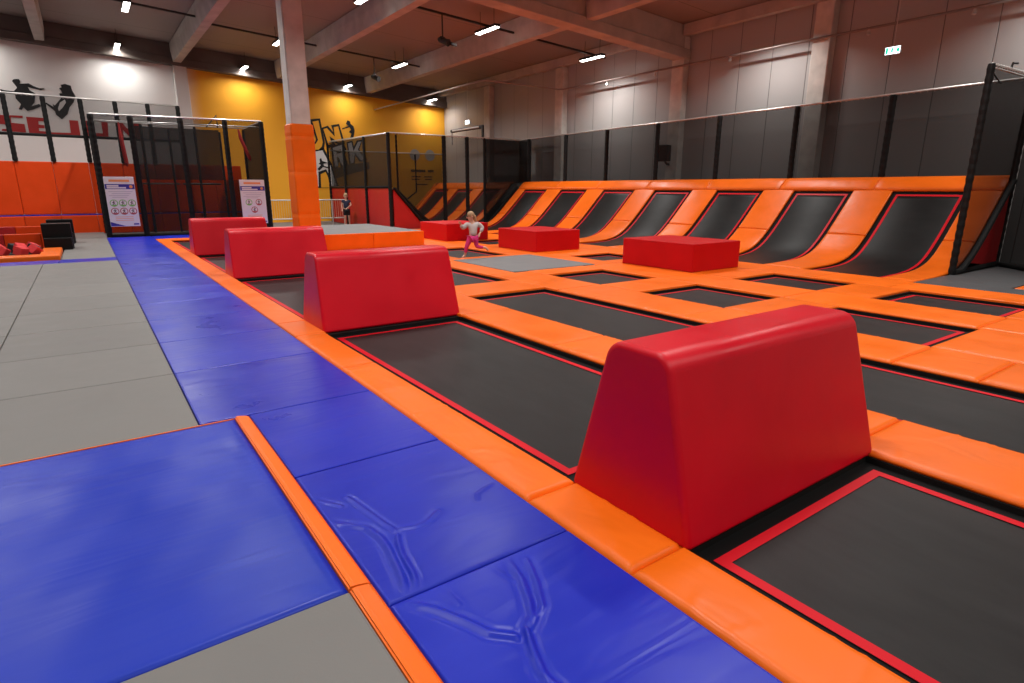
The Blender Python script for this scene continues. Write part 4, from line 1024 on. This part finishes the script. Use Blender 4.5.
# ------------------------------------------------------------------ people
def skin_obj(name, verts, edges, radii, mat, parent, root=0, sub=2):
    me = bpy.data.meshes.new(name); me.from_pydata(verts, edges, []); me.update()
    o = bpy.data.objects.new(name, me); COL.objects.link(o); o.parent = parent
    sk = o.modifiers.new('skin', 'SKIN'); sk.use_smooth_shade = True; sk.branch_smoothing = .6
    sv = me.skin_vertices[0].data if me.skin_vertices else None
    if sv is None:
        bm = bmesh.new(); bm.from_mesh(me); bm.verts.layers.skin.verify(); bm.to_mesh(me); bm.free(); sv = me.skin_vertices[0].data
    for i, r in enumerate(radii):
        sv[i].radius = (r, r) if not isinstance(r, tuple) else r; sv[i].use_root = (i == root)
    s = o.modifiers.new('sub', 'SUBSURF'); s.levels = sub; s.render_levels = sub
    me.materials.append(M[mat]); return o
def chain(o, names, J): return [J[n] for n in names]
def blob(name, c, r, mat, parent, seg=14):
    bm = BM(); bmesh.ops.create_uvsphere(bm, u_segments=seg, v_segments=seg // 2 + 2, radius=1)
    for v in bm.verts: v.co = Vector((v.co.x * r[0] + c[0], v.co.y * r[1] + c[1], v.co.z * r[2] + c[2]))
    return link(name, bm, mat, parent, smooth=True)
def person(t, J, s, shirt, trouser, hairmat, sleeve, leglen, longhair, facing):
    """J: joint positions in the thing's frame; s: stature factor. One skinned body, clothes as thin shells over it"""
    order = ['pelvis', 'waist', 'chest', 'neck', 'head', 'crown', 'shL', 'elL', 'wrL', 'shR', 'elR', 'wrR', 'hipL', 'knL', 'anL', 'toL', 'hipR', 'knR', 'anR', 'toR']
    R_ = dict(pelvis=(.105, .085), waist=(.095, .075), chest=(.115, .085), neck=.042, head=.088, crown=.075, shL=.048, shR=.048, elL=.034, elR=.034, wrL=.024, wrR=.024, hipL=.075, hipR=.075, knL=.050, knR=.050, anL=.033, anR=.033, toL=.028, toR=.028)
    V = [J[n] for n in order]; rad = [tuple(q * s for q in R_[n]) if isinstance(R_[n], tuple) else R_[n] * s for n in order]
    ix = {n: i for i, n in enumerate(order)}
    E = [(ix[a], ix[b]) for a, b in (('pelvis', 'waist'), ('waist', 'chest'), ('chest', 'neck'), ('neck', 'head'), ('head', 'crown'), ('chest', 'shL'), ('shL', 'elL'), ('elL', 'wrL'), ('chest', 'shR'), ('shR', 'elR'), ('elR', 'wrR'),
         ('pelvis', 'hipL'), ('hipL', 'knL'), ('knL', 'anL'), ('anL', 'toL'), ('pelvis', 'hipR'), ('hipR', 'knR'), ('knR', 'anR'), ('anR', 'toR'))]
    for side in 'LR':    # palm, four unequal fingers and a thumb leaving the side of the palm
        w, e = Vector(J['wr' + side]), Vector(J['el' + side]); d = (w - e).normalized()
        a = d.cross(Vector((0, 0, 1))); a = a.normalized() if a.length > .1 else Vector((1, 0, 0)); c = d.cross(a)
        i0 = len(V); V.append(tuple(w + d * .045 * s)); rad.append(.026 * s); E.append((ix['wr' + side], i0))
        for q, ln in zip((-.021, -.007, .008, .021), (.055, .066, .062, .048)):
            i1 = len(V); V += [tuple(w + d * .075 * s + a * q * s), tuple(w + d * (.075 + ln * .55) * s + a * q * 1.15 * s + c * .006 * s), tuple(w + d * (.075 + ln) * s + a * q * 1.2 * s + c * .022 * s)]
            rad += [.009 * s, .008 * s, .006 * s]; E += [(i0, i1), (i1, i1 + 1), (i1 + 1, i1 + 2)]
        i1 = len(V); V += [tuple(w + d * .04 * s + a * .032 * s), tuple(w + d * .075 * s + a * .05 * s + c * .01 * s)]; rad += [.010 * s, .008 * s]; E += [(i0, i1), (i1, i1 + 1)]
    skin_obj('body', V, E, rad, 'skin', t)
    mid = lambda a, b, u: tuple(Vector(J[a]) + (Vector(J[b]) - Vector(J[a])) * u)
    # shirt
    V = [mid('pelvis', 'waist', -.15), J['waist'], J['chest'], mid('chest', 'neck', .5), J['shL'], mid('shL', 'elL', sleeve), J['shR'], mid('shR', 'elR', sleeve)]
    rr = [(.150, .125), (.148, .122), (.158, .125), .07, .078, .062, .078, .062]
    if sleeve >= .99:
        V += [mid('elL', 'wrL', .9), mid('elR', 'wrR', .9)]; rr += [.046, .046]
    E = [(0, 1), (1, 2), (2, 3), (2, 4), (4, 5), (2, 6), (6, 7)] + ([(5, 8), (7, 9)] if sleeve >= .99 else [])
    skin_obj('shirt', V, E, [tuple(x * s for x in q) if isinstance(q, tuple) else q * s for q in rr], shirt, t)
    # trousers
    V = [J['pelvis'], J['hipL'], J['hipR']]; rr = [(.122, .10), .088, .088]; E = [(0, 1), (0, 2)]
    if leglen <= 1:
        V += [mid('hipL', 'knL', leglen), mid('hipR', 'knR', leglen)]; rr += [.070, .070]; E += [(1, 3), (2, 4)]
    else:
        V += [J['knL'], J['knR'], mid('knL', 'anL', leglen - 1), mid('knR', 'anR', leglen - 1)]; rr += [.057, .057, .042, .042]; E += [(1, 3), (2, 4), (3, 5), (4, 6)]
    skin_obj('trousers', V, E, [tuple(x * s for x in q) if isinstance(q, tuple) else q * s for q in rr], trouser, t)
    h, cr = Vector(J['head']), Vector(J['crown']); f = Vector(facing).normalized(); up = (cr - h).normalized(); sd = f.cross(up)
    hd = h + (cr - h) * .5
    hair = blob('hair', (0, 0, 0), (.098 * s, .105 * s, .098 * s), hairmat, t); hair.location = hd - f * .02 * s + up * .028 * s
    if longhair:
        bm = tube(BM(), [hd - f * .06 * s + up * .02 * s, hd - f * .13 * s - up * .02 * s, hd - f * .17 * s - up * .12 * s, hd - f * .16 * s - up * .2 * s], [.05 * s, .045 * s, .035 * s, .012 * s], 10); link('ponytail', bm, hairmat, t, smooth=True)
    for q in (-1, 1):
        blob('eye', tuple(hd + f * .092 * s + sd * q * .032 * s - up * .012 * s), (.012 * s,) * 3, 'eye', t, 8)
        blob('ear', tuple(hd + sd * q * .09 * s - up * .02 * s), (.018 * s, .018 * s, .03 * s), 'skin', t, 8)
    blob('nose', tuple(hd + f * .102 * s - up * .035 * s), (.013 * s, .013 * s, .018 * s), 'skin', t, 8)
    blob('mouth', tuple(hd + f * .092 * s - up * .062 * s), (.022 * s, .022 * s, .006 * s), 'lip', t, 8)

# child in navy standing at the red panel, hands held together in front; local x toward camera right
b = thing('person', 'child in dark navy shirt and shorts standing by the red panels', 'person', (9.56, 26.3, -.05), math.radians(-20))
s = 1.45 / 1.5
J = dict(pelvis=(0, 0, .76), waist=(0, 0, .90), chest=(0, 0, 1.05), neck=(0, 0, 1.20), head=(0, -.015, 1.28), crown=(0, -.01, 1.39),
         shL=(-.15, 0, 1.13), elL=(-.20, .0, .92), wrL=(-.19, -.09, .76), shR=(.15, 0, 1.13), elR=(.21, -.03, .93), wrR=(.05, -.17, .82),
         hipL=(-.075, 0, .70), knL=(-.085, -.01, .40), anL=(-.08, .02, .075), toL=(-.09, -.12, .035), hipR=(.075, 0, .70), knR=(.09, -.02, .40), anR=(.10, .02, .075), toR=(.12, -.12, .035))
person(b, J, s, 'navy', 'darkcloth', 'hair_fair', .55, .85, False, (0, -1, 0))
# running child on the trampoline
r_ = thing('person', 'child in grey top and pink leggings running across the trampolines', 'person', (7.50, 12.35, -.06), math.radians(-36))
s = .92
J = dict(pelvis=(.08, 0, .50), waist=(.10, 0, .60), chest=(.08, -.01, .72), neck=(.05, -.02, .83), head=(.03, -.03, .89), crown=(.03, -.03, .985),
         shL=(-.03, -.06, .77), elL=(-.13, -.10, .67), wrL=(-.16, -.18, .76), shR=(.18, .04, .77), elR=(.30, .06, .68), wrR=(.25, -.02, .58),
         hipL=(.03, -.03, .46), knL=(-.06, -.05, .27), anL=(-.10, -.02, .07), toL=(-.16, -.09, .035), hipR=(.14, .03, .46), knR=(.16, .0, .27), anR=(.36, .10, .235), toR=(.42, .13, .16))
J = {k: tuple(1.1 * q for q in v) for k, v in J.items()}
person(r_, J, s, 'greycloth', 'pink', 'hair_fair', .99, 1.75, True, (-.8, -.6, 0))

# ------------------------------------------------------------------ world & view
w = bpy.data.worlds.new('world'); S.world = w; w.use_nodes = True
w.node_tree.nodes['Background'].inputs[0].default_value = (.02, .02, .022, 1); w.node_tree.nodes['Background'].inputs[1].default_value = .3
vs_ = S.view_settings; vs_.view_transform = 'Standard'; vs_.look = 'None'; vs_.gamma = 1; vs_.use_curve_mapping = False
vs_.exposure = 0.
S.cycles.use_denoising = True
S.cycles.max_bounces = 8; S.cycles.transparent_max_bounces = 16
